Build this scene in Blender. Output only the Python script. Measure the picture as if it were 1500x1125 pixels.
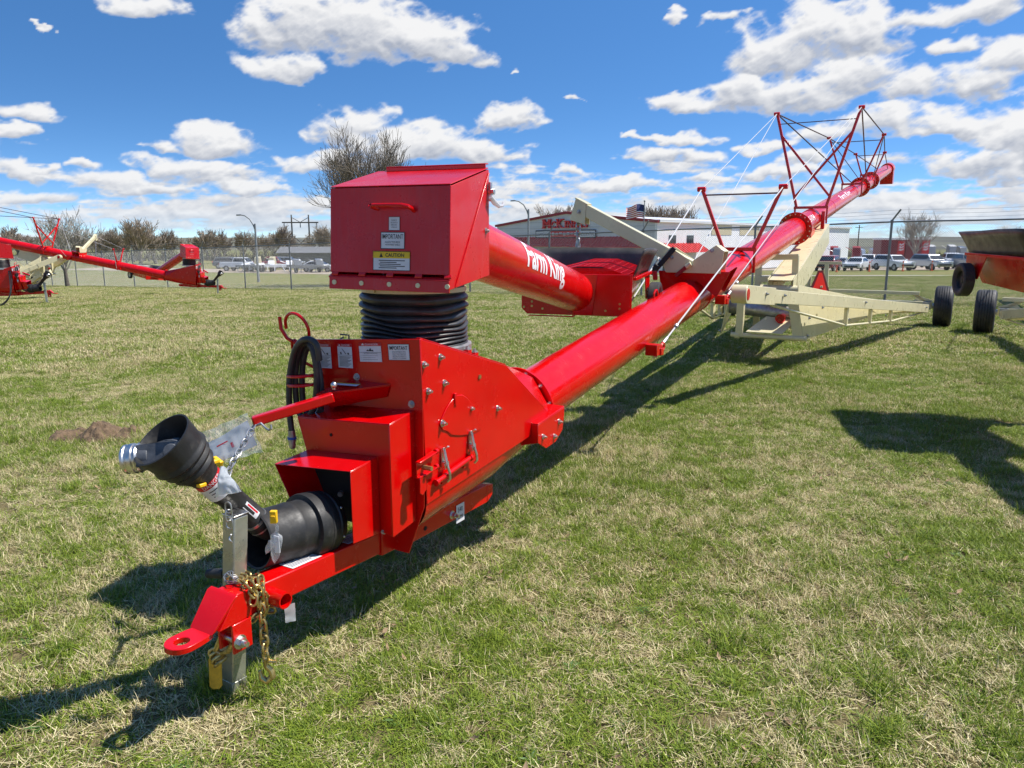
import bpy, bmesh, math, random
import numpy as np
from mathutils import Vector, Matrix, noise as mnoise

for _o in list(bpy.data.objects):
    bpy.data.objects.remove(_o, do_unlink=True)
scene = bpy.context.scene
COL = scene.collection
R = math.radians

# ------------------------------------------------------------------ camera
CAM_H, CAM_F, HORIZON = 1.755, 1083.0, 352.0        # eye height (m), focal length and horizon in photo pixels
PITCH = math.atan((562.5 - HORIZON) / CAM_F)
cam_data = bpy.data.cameras.new("camera")
cam_data.sensor_width = 36.0
cam_data.lens = CAM_F / 1500.0 * 36.0
cam_data.clip_start = 0.05
cam_data.clip_end = 20000
cam = bpy.data.objects.new("camera", cam_data)
COL.objects.link(cam)
cam.location = (0, 0, CAM_H)
cam.rotation_euler = (R(90) - PITCH, 0, 0)
scene.camera = cam

# ------------------------------------------------------------------ sun, sky, exposure
SUN_AZ = R(85)              # clockwise from +Y (view direction): to the right
SUN_EL = R(57)
scene.view_settings.view_transform = 'Standard'
scene.view_settings.look = 'None'
scene.view_settings.gamma = 1.0
scene.view_settings.exposure = 0.52
sun_data = bpy.data.lights.new("sun", 'SUN')
sun_data.energy = 4.9
sun_data.angle = R(0.53)
sun_data.color = (1.0, 0.955, 0.89)
sun = bpy.data.objects.new("sun", sun_data)
COL.objects.link(sun)
sdir = Vector((math.sin(SUN_AZ) * math.cos(SUN_EL), math.cos(SUN_AZ) * math.cos(SUN_EL), math.sin(SUN_EL)))
sun.rotation_euler = sdir.to_track_quat('Z', 'Y').to_euler()
sun.location = (30, -20, 40)


def pix_ray(u, v):
    a = (u - 750) / CAM_F
    b = (562.5 - v) / CAM_F
    cp, sp = math.cos(PITCH), math.sin(PITCH)
    return Vector((a, cp + b * sp, -sp + b * cp))


world = bpy.data.worlds.new("World")
scene.world = world
world.use_nodes = True
wt = world.node_tree
wt.nodes.clear()


class NB:
    """tiny node helper"""
    def __init__(s, tree): s.t = tree
    def n(s, typ, **kw):
        nd = s.t.nodes.new(typ)
        for k, v in kw.items():
            setattr(nd, k, v)
        return nd
    def put(s, sock, val):
        if val is None: return
        if isinstance(val, bpy.types.NodeSocket): s.t.links.new(val, sock)
        else: sock.default_value = val
    def m(s, op, a, b=None, c=None, clamp=False):
        nd = s.n('ShaderNodeMath', operation=op); nd.use_clamp = clamp
        s.put(nd.inputs[0], a); s.put(nd.inputs[1], b); s.put(nd.inputs[2], c)
        return nd.outputs[0]
    def mix(s, f, a, b):
        nd = s.n('ShaderNodeMix', data_type='RGBA')
        s.put(nd.inputs[0], f); s.put(nd.inputs[6], a); s.put(nd.inputs[7], b)
        return nd.outputs[2]
    def smooth(s, x, lo, hi, a=0.0, b=1.0):
        nd = s.n('ShaderNodeMapRange', interpolation_type='SMOOTHSTEP')
        s.put(nd.inputs[0], x); nd.inputs[1].default_value = lo; nd.inputs[2].default_value = hi
        nd.inputs[3].default_value = a; nd.inputs[4].default_value = b
        return nd.outputs[0]
    def noise(s, vec, scale, detail=4, rough=0.5, dim='3D', lac=2.0):
        nd = s.n('ShaderNodeTexNoise', noise_dimensions=dim)
        if vec is not None: s.put(nd.inputs['Vector'], vec)
        nd.inputs['Scale'].default_value = scale; nd.inputs['Detail'].default_value = detail
        nd.inputs['Roughness'].default_value = rough; nd.inputs['Lacunarity'].default_value = lac
        return nd.outputs[0]
    def comb(s, x, y, z):
        nd = s.n('ShaderNodeCombineXYZ')
        for i, q in enumerate((x, y, z)): s.put(nd.inputs[i], q)
        return nd.outputs[0]


def az_el(u, v):
    d = pix_ray(u, v)
    return math.degrees(math.atan2(d.x, d.y)), math.degrees(math.atan2(d.z, math.hypot(d.x, d.y)))


# cumulus seen around the place: (photo x, y of the centre, half width, half height)
CLOUDS = [(420, 44, 66, 36), (478, 26, 70, 44), (548, 52, 76, 46), (620, 66, 66, 36), (676, 78, 40, 22), (415, 100, 52, 20), (225, 8, 50, 14),
          (322, 208, 66, 20), (236, 213, 34, 7), (515, 190, 58, 30), (560, 222, 60, 26), (640, 212, 62, 26), (700, 228, 60, 22), (748, 176, 52, 20),
          (470, 240, 54, 16), (20, 170, 50, 12), (14, 200, 40, 8), (22, 246, 46, 12), (118, 250, 24, 6), (60, 246, 20, 6),
          (270, 246, 76, 14), (340, 258, 66, 12), (160, 266, 60, 10), (230, 276, 70, 10), (60, 286, 60, 10), (380, 276, 50, 9),
          (1140, 78, 66, 36), (1205, 56, 66, 42), (1272, 48, 54, 34), (1250, 112, 74, 32), (1012, 156, 60, 17), (1085, 140, 62, 26), (1170, 140, 66, 28),
          (1330, 134, 58, 26), (1415, 128, 50, 24), (1470, 92, 42, 26), (1420, 16, 66, 16), (1346, 24, 26, 10), (1398, 66, 44, 10), (1290, 184, 78, 18), (1400, 186, 70, 18), (1480, 200, 46, 18),
          (995, 20, 15, 9), (1068, 26, 26, 8), (985, 229, 62, 12), (1008, 203, 40, 10), (826, 257, 25, 8), (955, 197, 26, 6), (858, 152, 12, 4), (740, 100, 10, 4), (62, 38, 7, 3),
          (1430, 240, 66, 18), (1482, 252, 34, 16), (1200, 200, 50, 12), (905, 273, 66, 9), (1040, 262, 54, 8), (1130, 250, 54, 9), (1230, 300, 110, 8),
          (770, 300, 66, 8), (560, 306, 110, 7), (1390, 296, 110, 8), (1170, 234, 38, 9), (1110, 214, 34, 8),
          (1560, 200, 120, 60), (-120, 210, 120, 30), (-300, 120, 150, 50), (1800, 100, 200, 80)]

w = NB(wt)
tc = w.n('ShaderNodeTexCoord')
sep = w.n('ShaderNodeSeparateXYZ'); wt.links.new(tc.outputs['Generated'], sep.inputs[0])
X, Y, Zc = sep.outputs
sky = w.n('ShaderNodeTexSky', sky_type='NISHITA')
sky.sun_disc = False
sky.sun_elevation = SUN_EL
sky.sun_rotation = SUN_AZ
sky.altitude = 350
sky.air_density = 1.0
sky.dust_density = 0.1
sky.ozone_density = 3.0
skv = w.comb(X, Y, w.m('MULTIPLY_ADD', w.m('MAXIMUM', Zc, 0.0), 2.6, 0.055))
nrm = w.n('ShaderNodeVectorMath', operation='NORMALIZE'); wt.links.new(skv, nrm.inputs[0])
wt.links.new(nrm.outputs[0], sky.inputs['Vector'])
hs_ = w.n('ShaderNodeHueSaturation'); hs_.inputs['Saturation'].default_value = 1.23; hs_.inputs['Value'].default_value = 1.0
wt.links.new(sky.outputs[0], hs_.inputs['Color'])
bg1 = w.n('ShaderNodeBackground'); wt.links.new(hs_.outputs[0], bg1.inputs[0]); bg1.inputs[1].default_value = 0.132
wo = w.n('ShaderNodeOutputWorld'); wt.links.new(bg1.outputs[0], wo.inputs[0])
world.cycles.sampling_method = 'MANUAL'
world.cycles.sample_map_resolution = 512


def vnoise(x, y, seed):
    """smooth lattice noise, -1..1 (vectorised)"""
    xi = np.floor(x).astype(np.int64); yi = np.floor(y).astype(np.int64); fx = x - xi; fy = y - yi
    fx = fx ** 3 * (fx * (fx * 6 - 15) + 10); fy = fy ** 3 * (fy * (fy * 6 - 15) + 10)
    def hsh(i, j):
        h = (i * 374761393 + j * 668265263 + seed * 1442695041) & 0x7fffffff
        h = ((h ^ (h >> 13)) * 1274126177) & 0x7fffffff
        return ((h ^ (h >> 16)) & 0xffff) / 32767.5 - 1
    a_ = hsh(xi, yi); b_ = hsh(xi + 1, yi); c_ = hsh(xi, yi + 1); d_ = hsh(xi + 1, yi + 1)
    return (a_ * (1 - fx) + b_ * fx) * (1 - fy) + (c_ * (1 - fx) + d_ * fx) * fy


def fbm(x, y, oct_, seed, rough=0.52, billow=False):
    s_ = 0; amp = 1.0; tot = 0
    for i in range(oct_):
        n_ = vnoise(x, y, seed + i * 17)
        s_ = s_ + amp * ((1 - 2 * np.abs(n_)) if billow else n_); tot += amp; amp *= rough
        x, y = x * 1.93 + y * 0.55 + 3.1, y * 1.93 - x * 0.55 + 1.7
    return s_ / tot


def cloud_field(A, E, want_t=False):
    """cumulus density over azimuth / elevation (degrees): smaller, flatter and closer-set towards the horizon"""
    x = A * 0.40 + E * 0.13; y = E * 0.72 - A * 0.11
    wa = fbm(x * 0.9, y * 0.9, 5, 3); wb = fbm(x * 0.9 + 40, y * 0.9, 5, 11)
    Aw = A + 1.7 * wa; Ew = E + 0.9 * wb
    acc = np.full(A.shape, -3.0); tw = 1e-6; ts = 0.0
    for (cu, cv, hw, hh) in CLOUDS:
        a0, e0 = az_el(cu, cv)
        sx = hw / CAM_F * 57.3 * math.cos(R(a0)) ** 2 * 1.12; sy = hh / CAM_F * 57.3 * 1.18
        dx = (Aw - a0) / sx; dy0 = Ew - e0
        dy = np.where(dy0 > 0, dy0 / sy, -dy0 / (sy * 0.66))
        b_ = 1 - (np.abs(dx) ** 2.2 + dy ** 2)
        acc = np.maximum(acc, b_) + 0.10 * np.exp(-np.abs(acc - b_) * 4)
        if want_t:
            w_ = np.exp(np.clip(b_, -6, 1) * 7.0); tw = tw + w_; ts = ts + w_ * np.clip(dy0 / sy, -0.8, 1.2)
    bil = fbm(x * 1.25, y * 1.25, 6, 29, 0.55, True); fb = fbm(x * 3.0, y * 3.2, 5, 51, 0.55)
    low = np.clip((7.0 - E) / 6.0, 0, 1)
    bn = fbm(A * 0.15 + 9, E * 1.15, 7, 77, 0.58)
    band = bn * 2.5 - 0.60 + low * (1.05 + 0.22 * np.clip((-A - 2) / 14, 0, 1)) - np.clip(E - 4.5, 0, 9) * 0.4
    far = np.clip((np.abs(A) - 50) / 15, 0, 1)                # outside the photo: scattered cumulus as well
    sc2 = fbm(A * 0.07, E * 0.16, 5, 91, 0.55) * 2.4 - 0.55 - np.clip(E - 25, 0, 40) * 0.02
    acc2 = np.maximum(np.maximum(acc, band * 0.8), np.where(far > 0, sc2 * far + (far - 1), -3))
    acc2 = np.maximum(acc2, -1.2)
    D = acc2 + (0.80 * bil + 0.20 * fb) * np.clip(acc2 + 0.9, 0.2, 1) - 0.16
    if want_t:
        return D, ts / tw, np.clip((acc - band * 0.8) * 3 + 0.5, 0, 1), bil
    return D


def cloud_shade(A, E):
    D, tt, own, bil = cloud_field(A, E, True)
    al = np.clip((D + 0.20) / 0.92, 0, 1); al = al * al * (3 - 2 * al)
    # optical depth towards the sun (up, a little to the right): thick there means a greyer spot here
    od = 0
    for k in range(1, 4):
        od = od + np.clip(cloud_field(A + 0.10 * k, E + 0.55 * k) + 0.05, 0, 1.5)
    g = D - cloud_field(A + 0.20, E + 0.30)
    lit = 0.80 - 0.10 * od + 0.16 * np.clip(g, -0.7, 0.7) + 0.80 * (np.clip(tt, -0.7, 0.6) + 0.02) * own + 0.34 * (bil - 0.15)
    thin = np.clip(1 - D * 1.3, 0, 1)
    lit = np.clip(np.maximum(lit, 0.60 * thin + 0.40 * lit), 0, 1)
    lo = np.array([0.33, 0.38, 0.49]); hi = np.array([0.96, 0.96, 0.965])
    rgb = lo + (hi - lo) * lit[..., None]
    haze = np.clip((5.5 - E) / 5.5, 0, 1)[..., None] * 0.25
    rgb = rgb * (1 - haze) + np.array([0.66, 0.74, 0.85]) * haze
    al = al * 0.985 * np.clip((E + 0.5) / 0.5, 0, 1) * (1 - 0.30 * np.clip((2.2 - E) / 2.2, 0, 1))
    return rgb, al


def build_sky_clouds():
    az_ = np.concatenate([np.arange(-180, -48, 2.0), np.arange(-48, 48, 0.085), np.arange(48, 180.1, 2.0)])
    el_ = np.concatenate([np.arange(-0.6, 19.5, 0.08), np.arange(19.5, 60.1, 2.0)])
    A, E = np.meshgrid(az_, el_)
    rgb, al = cloud_shade(A, E)
    rad = 9000.0
    ca, sa, ce, se = np.cos(np.radians(A)), np.sin(np.radians(A)), np.cos(np.radians(E)), np.sin(np.radians(E))
    co = np.stack([rad * sa * ce, rad * ca * ce, rad * se], -1).reshape(-1, 3)
    ne, na = A.shape
    idx = np.arange(ne * na).reshape(ne, na)
    quads = np.stack([idx[:-1, :-1], idx[:-1, 1:], idx[1:, 1:], idx[1:, :-1]], -1).reshape(-1, 4)
    keep = al.reshape(-1)[quads].max(1) > 0.004
    quads = quads[keep]
    used = np.unique(quads); remap = np.full(ne * na, -1); remap[used] = np.arange(len(used)); quads = remap[quads]
    me = bpy.data.meshes.new('sky_clouds')
    me.vertices.add(len(used)); me.vertices.foreach_set('co', co[used].reshape(-1).astype(np.float32))
    me.loops.add(quads.size); me.loops.foreach_set('vertex_index', quads.reshape(-1).astype(np.int32))
    me.polygons.add(len(quads)); me.polygons.foreach_set('loop_start', (np.arange(len(quads)) * 4).astype(np.int32))
    me.update(calc_edges=True)
    at = me.attributes.new('cloud', 'FLOAT_COLOR', 'POINT')
    rgba = np.concatenate([rgb.reshape(-1, 3), al.reshape(-1, 1)], 1)[used]
    at.data.foreach_set('color', rgba.reshape(-1).astype(np.float32))
    mt = bpy.data.materials.new('cloud_layer'); mt.use_nodes = True
    t = mt.node_tree; t.nodes.clear(); k = NB(t)
    a_ = k.n('ShaderNodeAttribute', attribute_name='cloud')
    em = k.n('ShaderNodeEmission'); t.links.new(a_.outputs['Color'], em.inputs[0]); em.inputs[1].default_value = 0.67
    tr = k.n('ShaderNodeBsdfTransparent'); mx = k.n('ShaderNodeMixShader')
    t.links.new(a_.outputs['Alpha'], mx.inputs[0]); t.links.new(tr.outputs[0], mx.inputs[1]); t.links.new(em.outputs[0], mx.inputs[2])
    o = k.n('ShaderNodeOutputMaterial'); t.links.new(mx.outputs[0], o.inputs[0])
    mt.cycles.emission_sampling = 'NONE'
    me.materials.append(mt)
    ob = bpy.data.objects.new('sky_clouds', me); COL.objects.link(ob)
    ob['kind'] = 'structure'; ob['label'] = 'broken white cumulus over a blue spring sky'


build_sky_clouds()

# ------------------------------------------------------------------ materials
MATS = {}


def mat(name, col, rough=0.5, metal=0.0, spec=0.5, coat=0.0, var=0.0, vscale=8.0, bump=0.0, bscale=60.0,
        rvar=0.0, trans=0.0, emit=None, streak=None, alpha=1.0, dirt=None):
    if name in MATS: return MATS[name]
    mt = bpy.data.materials.new(name); mt.use_nodes = True
    t = mt.node_tree; b = t.nodes['Principled BSDF']; k = NB(t)
    c4 = (*col, 1)
    b.inputs['Base Color'].default_value = c4
    b.inputs['Roughness'].default_value = rough
    b.inputs['Metallic'].default_value = metal
    b.inputs['Specular IOR Level'].default_value = spec
    b.inputs['Coat Weight'].default_value = coat
    b.inputs['Coat Roughness'].default_value = 0.06
    b.inputs['Alpha'].default_value = alpha
    if trans: b.inputs['Transmission Weight'].default_value = trans
    oc = k.n('ShaderNodeTexCoord').outputs['Object']
    cur = None
    if var:
        nz = k.noise(oc, vscale, 5, 0.6)
        f = k.smooth(nz, 0.3, 0.7)
        cur = k.mix(f, tuple(x * (1 - var) for x in col) + (1,), tuple(min(1, x * (1 + var)) for x in col) + (1,))
    if streak:                       # rain-washed dust: (colour, amount)
        mp = k.n('ShaderNodeMapping'); mp.inputs['Scale'].default_value = (38, 38, 1.3)
        t.links.new(oc, mp.inputs[0])
        nz = k.noise(mp.outputs[0], 2.0, 4, 0.6)
        f = k.m('MULTIPLY', k.smooth(nz, 0.42, 0.72), streak[1])
        cur = k.mix(f, cur if cur is not None else c4, (*streak[0], 1))
    if dirt:                         # speckled dust: (colour, amount, scale)
        nz = k.noise(oc, dirt[2], 8, 0.7)
        f = k.m('MULTIPLY', k.smooth(nz, 0.5, 0.75), dirt[1])
        cur = k.mix(f, cur if cur is not None else c4, (*dirt[0], 1))
    if cur is not None: t.links.new(cur, b.inputs['Base Color'])
    if rvar:
        nz = k.noise(oc, vscale * 1.7, 5, 0.65)
        t.links.new(k.smooth(nz, 0.3, 0.75, max(0, rough - rvar), min(1, rough + rvar)), b.inputs['Roughness'])
    if bump:
        bp = k.n('ShaderNodeBump'); bp.inputs['Strength'].default_value = bump; bp.inputs['Distance'].default_value = 0.01
        t.links.new(k.noise(oc, bscale, 4, 0.55), bp.inputs['Height']); t.links.new(bp.outputs[0], b.inputs['Normal'])
    if emit:
        b.inputs['Emission Color'].default_value = (*emit[0], 1); b.inputs['Emission Strength'].default_value = emit[1]
    MATS[name] = mt
    return mt


RED = mat('red_paint', (0.60, 0.0006, 0.0012), 0.24, spec=0.45, coat=0.2, var=0.05, vscale=3, rvar=0.08, bump=0.02, bscale=28,
          dirt=((0.5, 0.12, 0.09), 0.025, 9))
REDBOX = mat('red_paint_dusty', (0.56, 0.002, 0.006), 0.34, spec=0.45, coat=0.15, var=0.06, vscale=3, rvar=0.1, bump=0.04, bscale=28,
             streak=((0.46, 0.06, 0.07), 0.22), dirt=((0.5, 0.14, 0.12), 0.06, 14))
CREAM = mat('cream_paint', (0.70, 0.64, 0.40), 0.33, coat=0.25, var=0.05, vscale=4, rvar=0.08, bump=0.03, bscale=25,
            dirt=((0.45, 0.38, 0.23), 0.14, 5))
RUBBER = mat('black_rubber', (0.036, 0.036, 0.038), 0.42, var=0.35, vscale=10, rvar=0.12, bump=0.1, bscale=90, dirt=((0.12, 0.11, 0.09), 0.35, 12))
SKIRT = mat('rubber_skirt_sheet', (0.05, 0.045, 0.04), 0.42, var=0.3, vscale=6, rvar=0.12, dirt=((0.2, 0.17, 0.13), 0.4, 6))
PLASTIC = mat('black_plastic', (0.016, 0.016, 0.016), 0.58, var=0.3, vscale=14, rvar=0.12, bump=0.05, bscale=120, dirt=((0.13, 0.12, 0.10), 0.3, 18))
TYRE = mat('tyre_rubber', (0.028, 0.028, 0.029), 0.62, var=0.25, vscale=9, rvar=0.1, bump=0.12, bscale=60, dirt=((0.15, 0.13, 0.10), 0.35, 10))
STEEL = mat('zinc_steel', (0.66, 0.645, 0.61), 0.36, metal=1.0, var=0.15, vscale=25, rvar=0.12)
CAST = mat('cast_steel', (0.085, 0.09, 0.098), 0.5, metal=0.1, var=0.3, vscale=16, rvar=0.12, bump=0.15, bscale=70)
GALV = mat('galvanised_steel', (0.43, 0.44, 0.44), 0.42, metal=0.75, var=0.2, vscale=18, rvar=0.12)
JACK = mat('galvanised_jack', (0.40, 0.40, 0.33), 0.36, metal=0.6, var=0.2, vscale=9, rvar=0.12, dirt=((0.3, 0.28, 0.18), 0.4, 7))
BRASS = mat('yellow_zinc', (0.50, 0.38, 0.15), 0.38, metal=0.85, var=0.35, vscale=30, rvar=0.12)
GOLD = mat('yellow_latch', (0.55, 0.33, 0.03), 0.45, metal=0.25, var=0.2, vscale=30, rvar=0.1)
WHITE = mat('white_decal', (0.80, 0.80, 0.80), 0.4)
LABELW = mat('label_white', (0.66, 0.66, 0.68), 0.42, var=0.06, vscale=20)
LABELR = mat('label_red', (0.55, 0.01, 0.015), 0.42)
LABELY = mat('label_yellow', (0.75, 0.50, 0.01), 0.42)
INK = mat('label_ink', (0.012, 0.012, 0.014), 0.5)
ROPE = mat('white_cable', (0.52, 0.52, 0.52), 0.5)
CABLE = mat('backlit_cable', (0.07, 0.022, 0.025), 0.5)  # red-black colour has the shade of back-lit truss cables painted in
BLUE = mat('blue_plastic', (0.03, 0.12, 0.5), 0.4)
YELLOW = mat('yellow_plastic', (0.80, 0.47, 0.01), 0.4)
BAGW = mat('white_film', (0.74, 0.77, 0.78), 0.25, var=0.06, vscale=40)
SMVR = mat('reflector_red', (0.95, 0.02, 0.008), 0.3)
SMVD = mat('reflector_border', (0.16, 0.01, 0.015), 0.35)
TRIMR = mat('trim_red', (0.30, 0.012, 0.02), 0.5)
DARK = mat('interior_shade', (0.008, 0.008, 0.008), 0.8)  # near-black colour standing in for shade inside openings, holes and bores


def film_material():
    mt = bpy.data.materials.new('clear_film'); mt.use_nodes = True
    t = mt.node_tree; k = NB(t); b = t.nodes['Principled BSDF']
    b.inputs['Base Color'].default_value = (0.8, 0.83, 0.84, 1); b.inputs['Roughness'].default_value = 0.15
    b.inputs['Alpha'].default_value = 0.30
    return mt


FILM = film_material()
for _m in (BAGW,):
    _t = _m.node_tree; _k = NB(_t); _b = _t.nodes['Principled BSDF']; _o = [n for n in _t.nodes if n.type == 'OUTPUT_MATERIAL'][0]
    _tr = _k.n('ShaderNodeBsdfTranslucent'); _tr.inputs[0].default_value = (0.8, 0.82, 0.82, 1); _mx = _k.n('ShaderNodeMixShader'); _mx.inputs[0].default_value = 0.45
    _t.links.new(_b.outputs[0], _mx.inputs[1]); _t.links.new(_tr.outputs[0], _mx.inputs[2]); _t.links.new(_mx.outputs[0], _o.inputs[0])

# ------------------------------------------------------------------ mesh helpers
def V(*a): return Vector(a if len(a) > 1 else a[0])


def basis(d):
    d = d.normalized()
    u = Vector((0, 0, 1)) if abs(d.z) < 0.95 else Vector((0, 1, 0))
    x = u.cross(d).normalized()
    return x, d.cross(x).normalized(), d


class MB:
    def __init__(s): s.v = []; s.f = []; s.m = []
    def add(s, vs, fs, m=0):
        o = len(s.v); s.v += [tuple(q) for q in vs]
        for q in fs: s.f.append(tuple(i + o for i in q)); s.m.append(m)
        return s
    def hexa(s, p, m=0):       # eight corners: bottom ring then top ring
        return s.add(p, [(0, 3, 2, 1), (4, 5, 6, 7), (0, 1, 5, 4), (1, 2, 6, 5), (2, 3, 7, 6), (3, 0, 4, 7)], m)
    def box(s, c, size, rot=None, m=0):
        h = Vector(size) / 2; c = Vector(c)
        p = []
        for z in (-1, 1):
            for x, y in ((-1, -1), (1, -1), (1, 1), (-1, 1)):
                q = Vector((x * h.x, y * h.y, z * h.z))
                if rot: q = rot @ q
                p.append(c + q)
        return s.hexa(p, m)
    def bar(s, a, b, w_, h_, up=(0, 0, 1), m=0, w2=None, h2=None):
        a, b = Vector(a), Vector(b); d = (b - a).normalized(); up = Vector(up)
        x = d.cross(up).normalized(); y = x.cross(d).normalized()
        w2 = w2 or w_; h2 = h2 or h_
        p = []
        for q, ww, hh in ((a, w_, h_), (b, w2, h2)):
            p += [q - x * ww / 2 - y * hh / 2, q + x * ww / 2 - y * hh / 2, q + x * ww / 2 + y * hh / 2, q - x * ww / 2 + y * hh / 2]
        return s.hexa(p, m)
    def cyl(s, a, b, r, r2=None, n=16, caps=True, m=0):
        a, b = Vector(a), Vector(b); x, y, d = basis(b - a); r2 = r if r2 is None else r2
        vs = []
        for q, rr in ((a, r), (b, r2)):
            for i in range(n):
                t = 2 * math.pi * i / n
                vs.append(q + x * rr * math.cos(t) + y * rr * math.sin(t))
        fs = [(i, (i + 1) % n, n + (i + 1) % n, n + i) for i in range(n)]
        if caps: fs += [tuple(range(n - 1, -1, -1)), tuple(range(n, 2 * n))]
        return s.add(vs, fs, m)
    def lathe(s, prof, o, d, n=32, m=0, closed=False, mats=None):
        o = Vector(o); x, y, d = basis(Vector(d)); vs = []
        for (h, r) in prof:
            for i in range(n):
                t = 2 * math.pi * i / n
                vs.append(o + d * h + (x * math.cos(t) + y * math.sin(t)) * r)
        k = len(prof)
        base = len(s.v)
        for j in range(k if closed else k - 1):
            j2 = (j + 1) % k
            fs = [(j * n + i, j * n + (i + 1) % n, j2 * n + (i + 1) % n, j2 * n + i) for i in range(n)]
            if j == 0: s.add(vs, fs, mats[j] if mats else m)
            else:
                for q in fs: s.f.append(tuple(i + base for i in q)); s.m.append(mats[j] if mats else m)
        return s
    def tube(s, pts, r, n=8, m=0, closed=False, caps=True):
        pts = [Vector(p) for p in pts]; k = len(pts)
        rs = r if isinstance(r, (list, tuple)) else [r] * k
        ref = None; vs = []
        for i, p in enumerate(pts):
            if closed: d = (pts[(i + 1) % k] - pts[i - 1])
            else: d = pts[min(i + 1, k - 1)] - pts[max(i - 1, 0)]
            if d.length < 1e-9: d = Vector((0, 0, 1))
            d.normalize()
            if ref is None: ref = basis(d)[0]
            x = ref - d * ref.dot(d)
            if x.length < 1e-6: x = basis(d)[0]
            x.normalize(); ref = x; y = d.cross(x)
            for j in range(n):
                t = 2 * math.pi * j / n
                vs.append(p + (x * math.cos(t) + y * math.sin(t)) * rs[i])
        fs = []
        for i in range(k if closed else k - 1):
            i2 = (i + 1) % k
            fs += [(i * n + j, i * n + (j + 1) % n, i2 * n + (j + 1) % n, i2 * n + j) for j in range(n)]
        if caps and not closed: fs += [tuple(range(n - 1, -1, -1)), tuple(range((k - 1) * n, k * n))]
        return s.add(vs, fs, m)
    def prism(s, poly, vec, m=0):
        poly = [Vector(p) for p in poly]; vec = Vector(vec); k = len(poly)
        vs = poly + [p + vec for p in poly]
        fs = [tuple(range(k - 1, -1, -1)), tuple(range(k, 2 * k))] + [(i, (i + 1) % k, k + (i + 1) % k, k + i) for i in range(k)]
        return s.add(vs, fs, m)
    def sphere(s, c, r, n=12, m=0):
        c = Vector(c); prof = [(-r * math.cos(math.pi * i / (n // 2)), max(1e-4, r * math.sin(math.pi * i / (n // 2)))) for i in range(n // 2 + 1)]
        return s.lathe(prof, c, (0, 0, 1), n, m)
    def build(s, name, mats, parent=None, bevel=0.0, angle=35, smooth=True, segs=2):
        me = bpy.data.meshes.new(name)
        me.from_pydata(s.v, [], s.f)
        mats = mats if isinstance(mats, (list, tuple)) else [mats]
        for q in mats: me.materials.append(q)
        me.polygons.foreach_set('material_index', s.m)
        bm = bmesh.new(); bm.from_mesh(me)
        bmesh.ops.recalc_face_normals(bm, faces=bm.faces)
        bm.to_mesh(me); bm.free()
        if smooth:
            me.polygons.foreach_set('use_smooth', [True] * len(me.polygons))
            me.set_sharp_from_angle(angle=R(angle))
        me.update()
        o = bpy.data.objects.new(name, me); COL.objects.link(o)
        if parent is not None: o.parent = parent
        if bevel:
            b = o.modifiers.new('bevel', 'BEVEL'); b.width = bevel; b.segments = segs; b.limit_method = 'ANGLE'; b.angle_limit = R(40)
            b.harden_normals = False
        return o


def tag(o, label=None, category=None, group=None, kind=None):
    if label: o['label'] = label
    if category: o['category'] = category
    if group: o['group'] = group
    if kind: o['kind'] = kind
    return o


def empty(name, loc, rz, label, category, group=None):
    e = bpy.data.objects.new(name, None); e.empty_display_size = 0.2
    COL.objects.link(e); e.location = loc; e.rotation_euler = (0, 0, rz)
    return tag(e, label, category, group)


_tc = {}


def text_mesh(txt, offset=0.0, res=3):
    """vertices (2-D, cap height about 0.7) and faces of a word set in the built-in font"""
    key = (txt, offset, res)
    if key not in _tc:
        cu = bpy.data.curves.new('lettering', 'FONT'); cu.body = txt; cu.offset = offset; cu.resolution_u = res
        cu.fill_mode = 'FRONT'
        ob = bpy.data.objects.new('lettering', cu)
        me = bpy.data.meshes.new_from_object(ob)
        vs = [(v.co.x, v.co.y) for v in me.vertices]; fs = [tuple(p.vertices) for p in me.polygons]
        bpy.data.objects.remove(ob); bpy.data.curves.remove(cu); bpy.data.meshes.remove(me)
        _tc[key] = (vs, fs)
    return _tc[key]


def put_text(mb, txt, o, ex, ey, height, width=None, m=0, align='L', offset=0.0, thick=0.0):
    """lay a word on a plane: o = left end of the base line, ex / ey = unit vectors along and up"""
    vs, fs = text_mesh(txt, offset)
    if not vs: return
    x0 = min(v[0] for v in vs); x1 = max(v[0] for v in vs); y0 = min(v[1] for v in vs); y1 = max(v[1] for v in vs)
    sy = height / (y1 - y0)
    sx = (width / (x1 - x0)) if width else sy
    o, ex, ey = Vector(o), Vector(ex), Vector(ey)
    sh = 0 if align == 'L' else (-(x1 - x0) * sx / 2)
    P = [o + ex * ((v[0] - x0) * sx + sh) + ey * ((v[1] - y0) * sy) for v in vs]
    nz = ex.cross(ey).normalized()
    if thick:
        k = len(P)
        cnt = {}
        for q in fs:
            for i in range(len(q)):
                e = (q[i], q[(i + 1) % len(q)]); cnt[e] = 1
        side = [(a_, b_, b_ + k, a_ + k) for (a_, b_) in cnt if (b_, a_) not in cnt]
        mb.add(P + [p + nz * thick for p in P], [tuple(i + k for i in q) for q in fs] + side, m)
    else:
        mb.add(P, fs, m)


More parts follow.
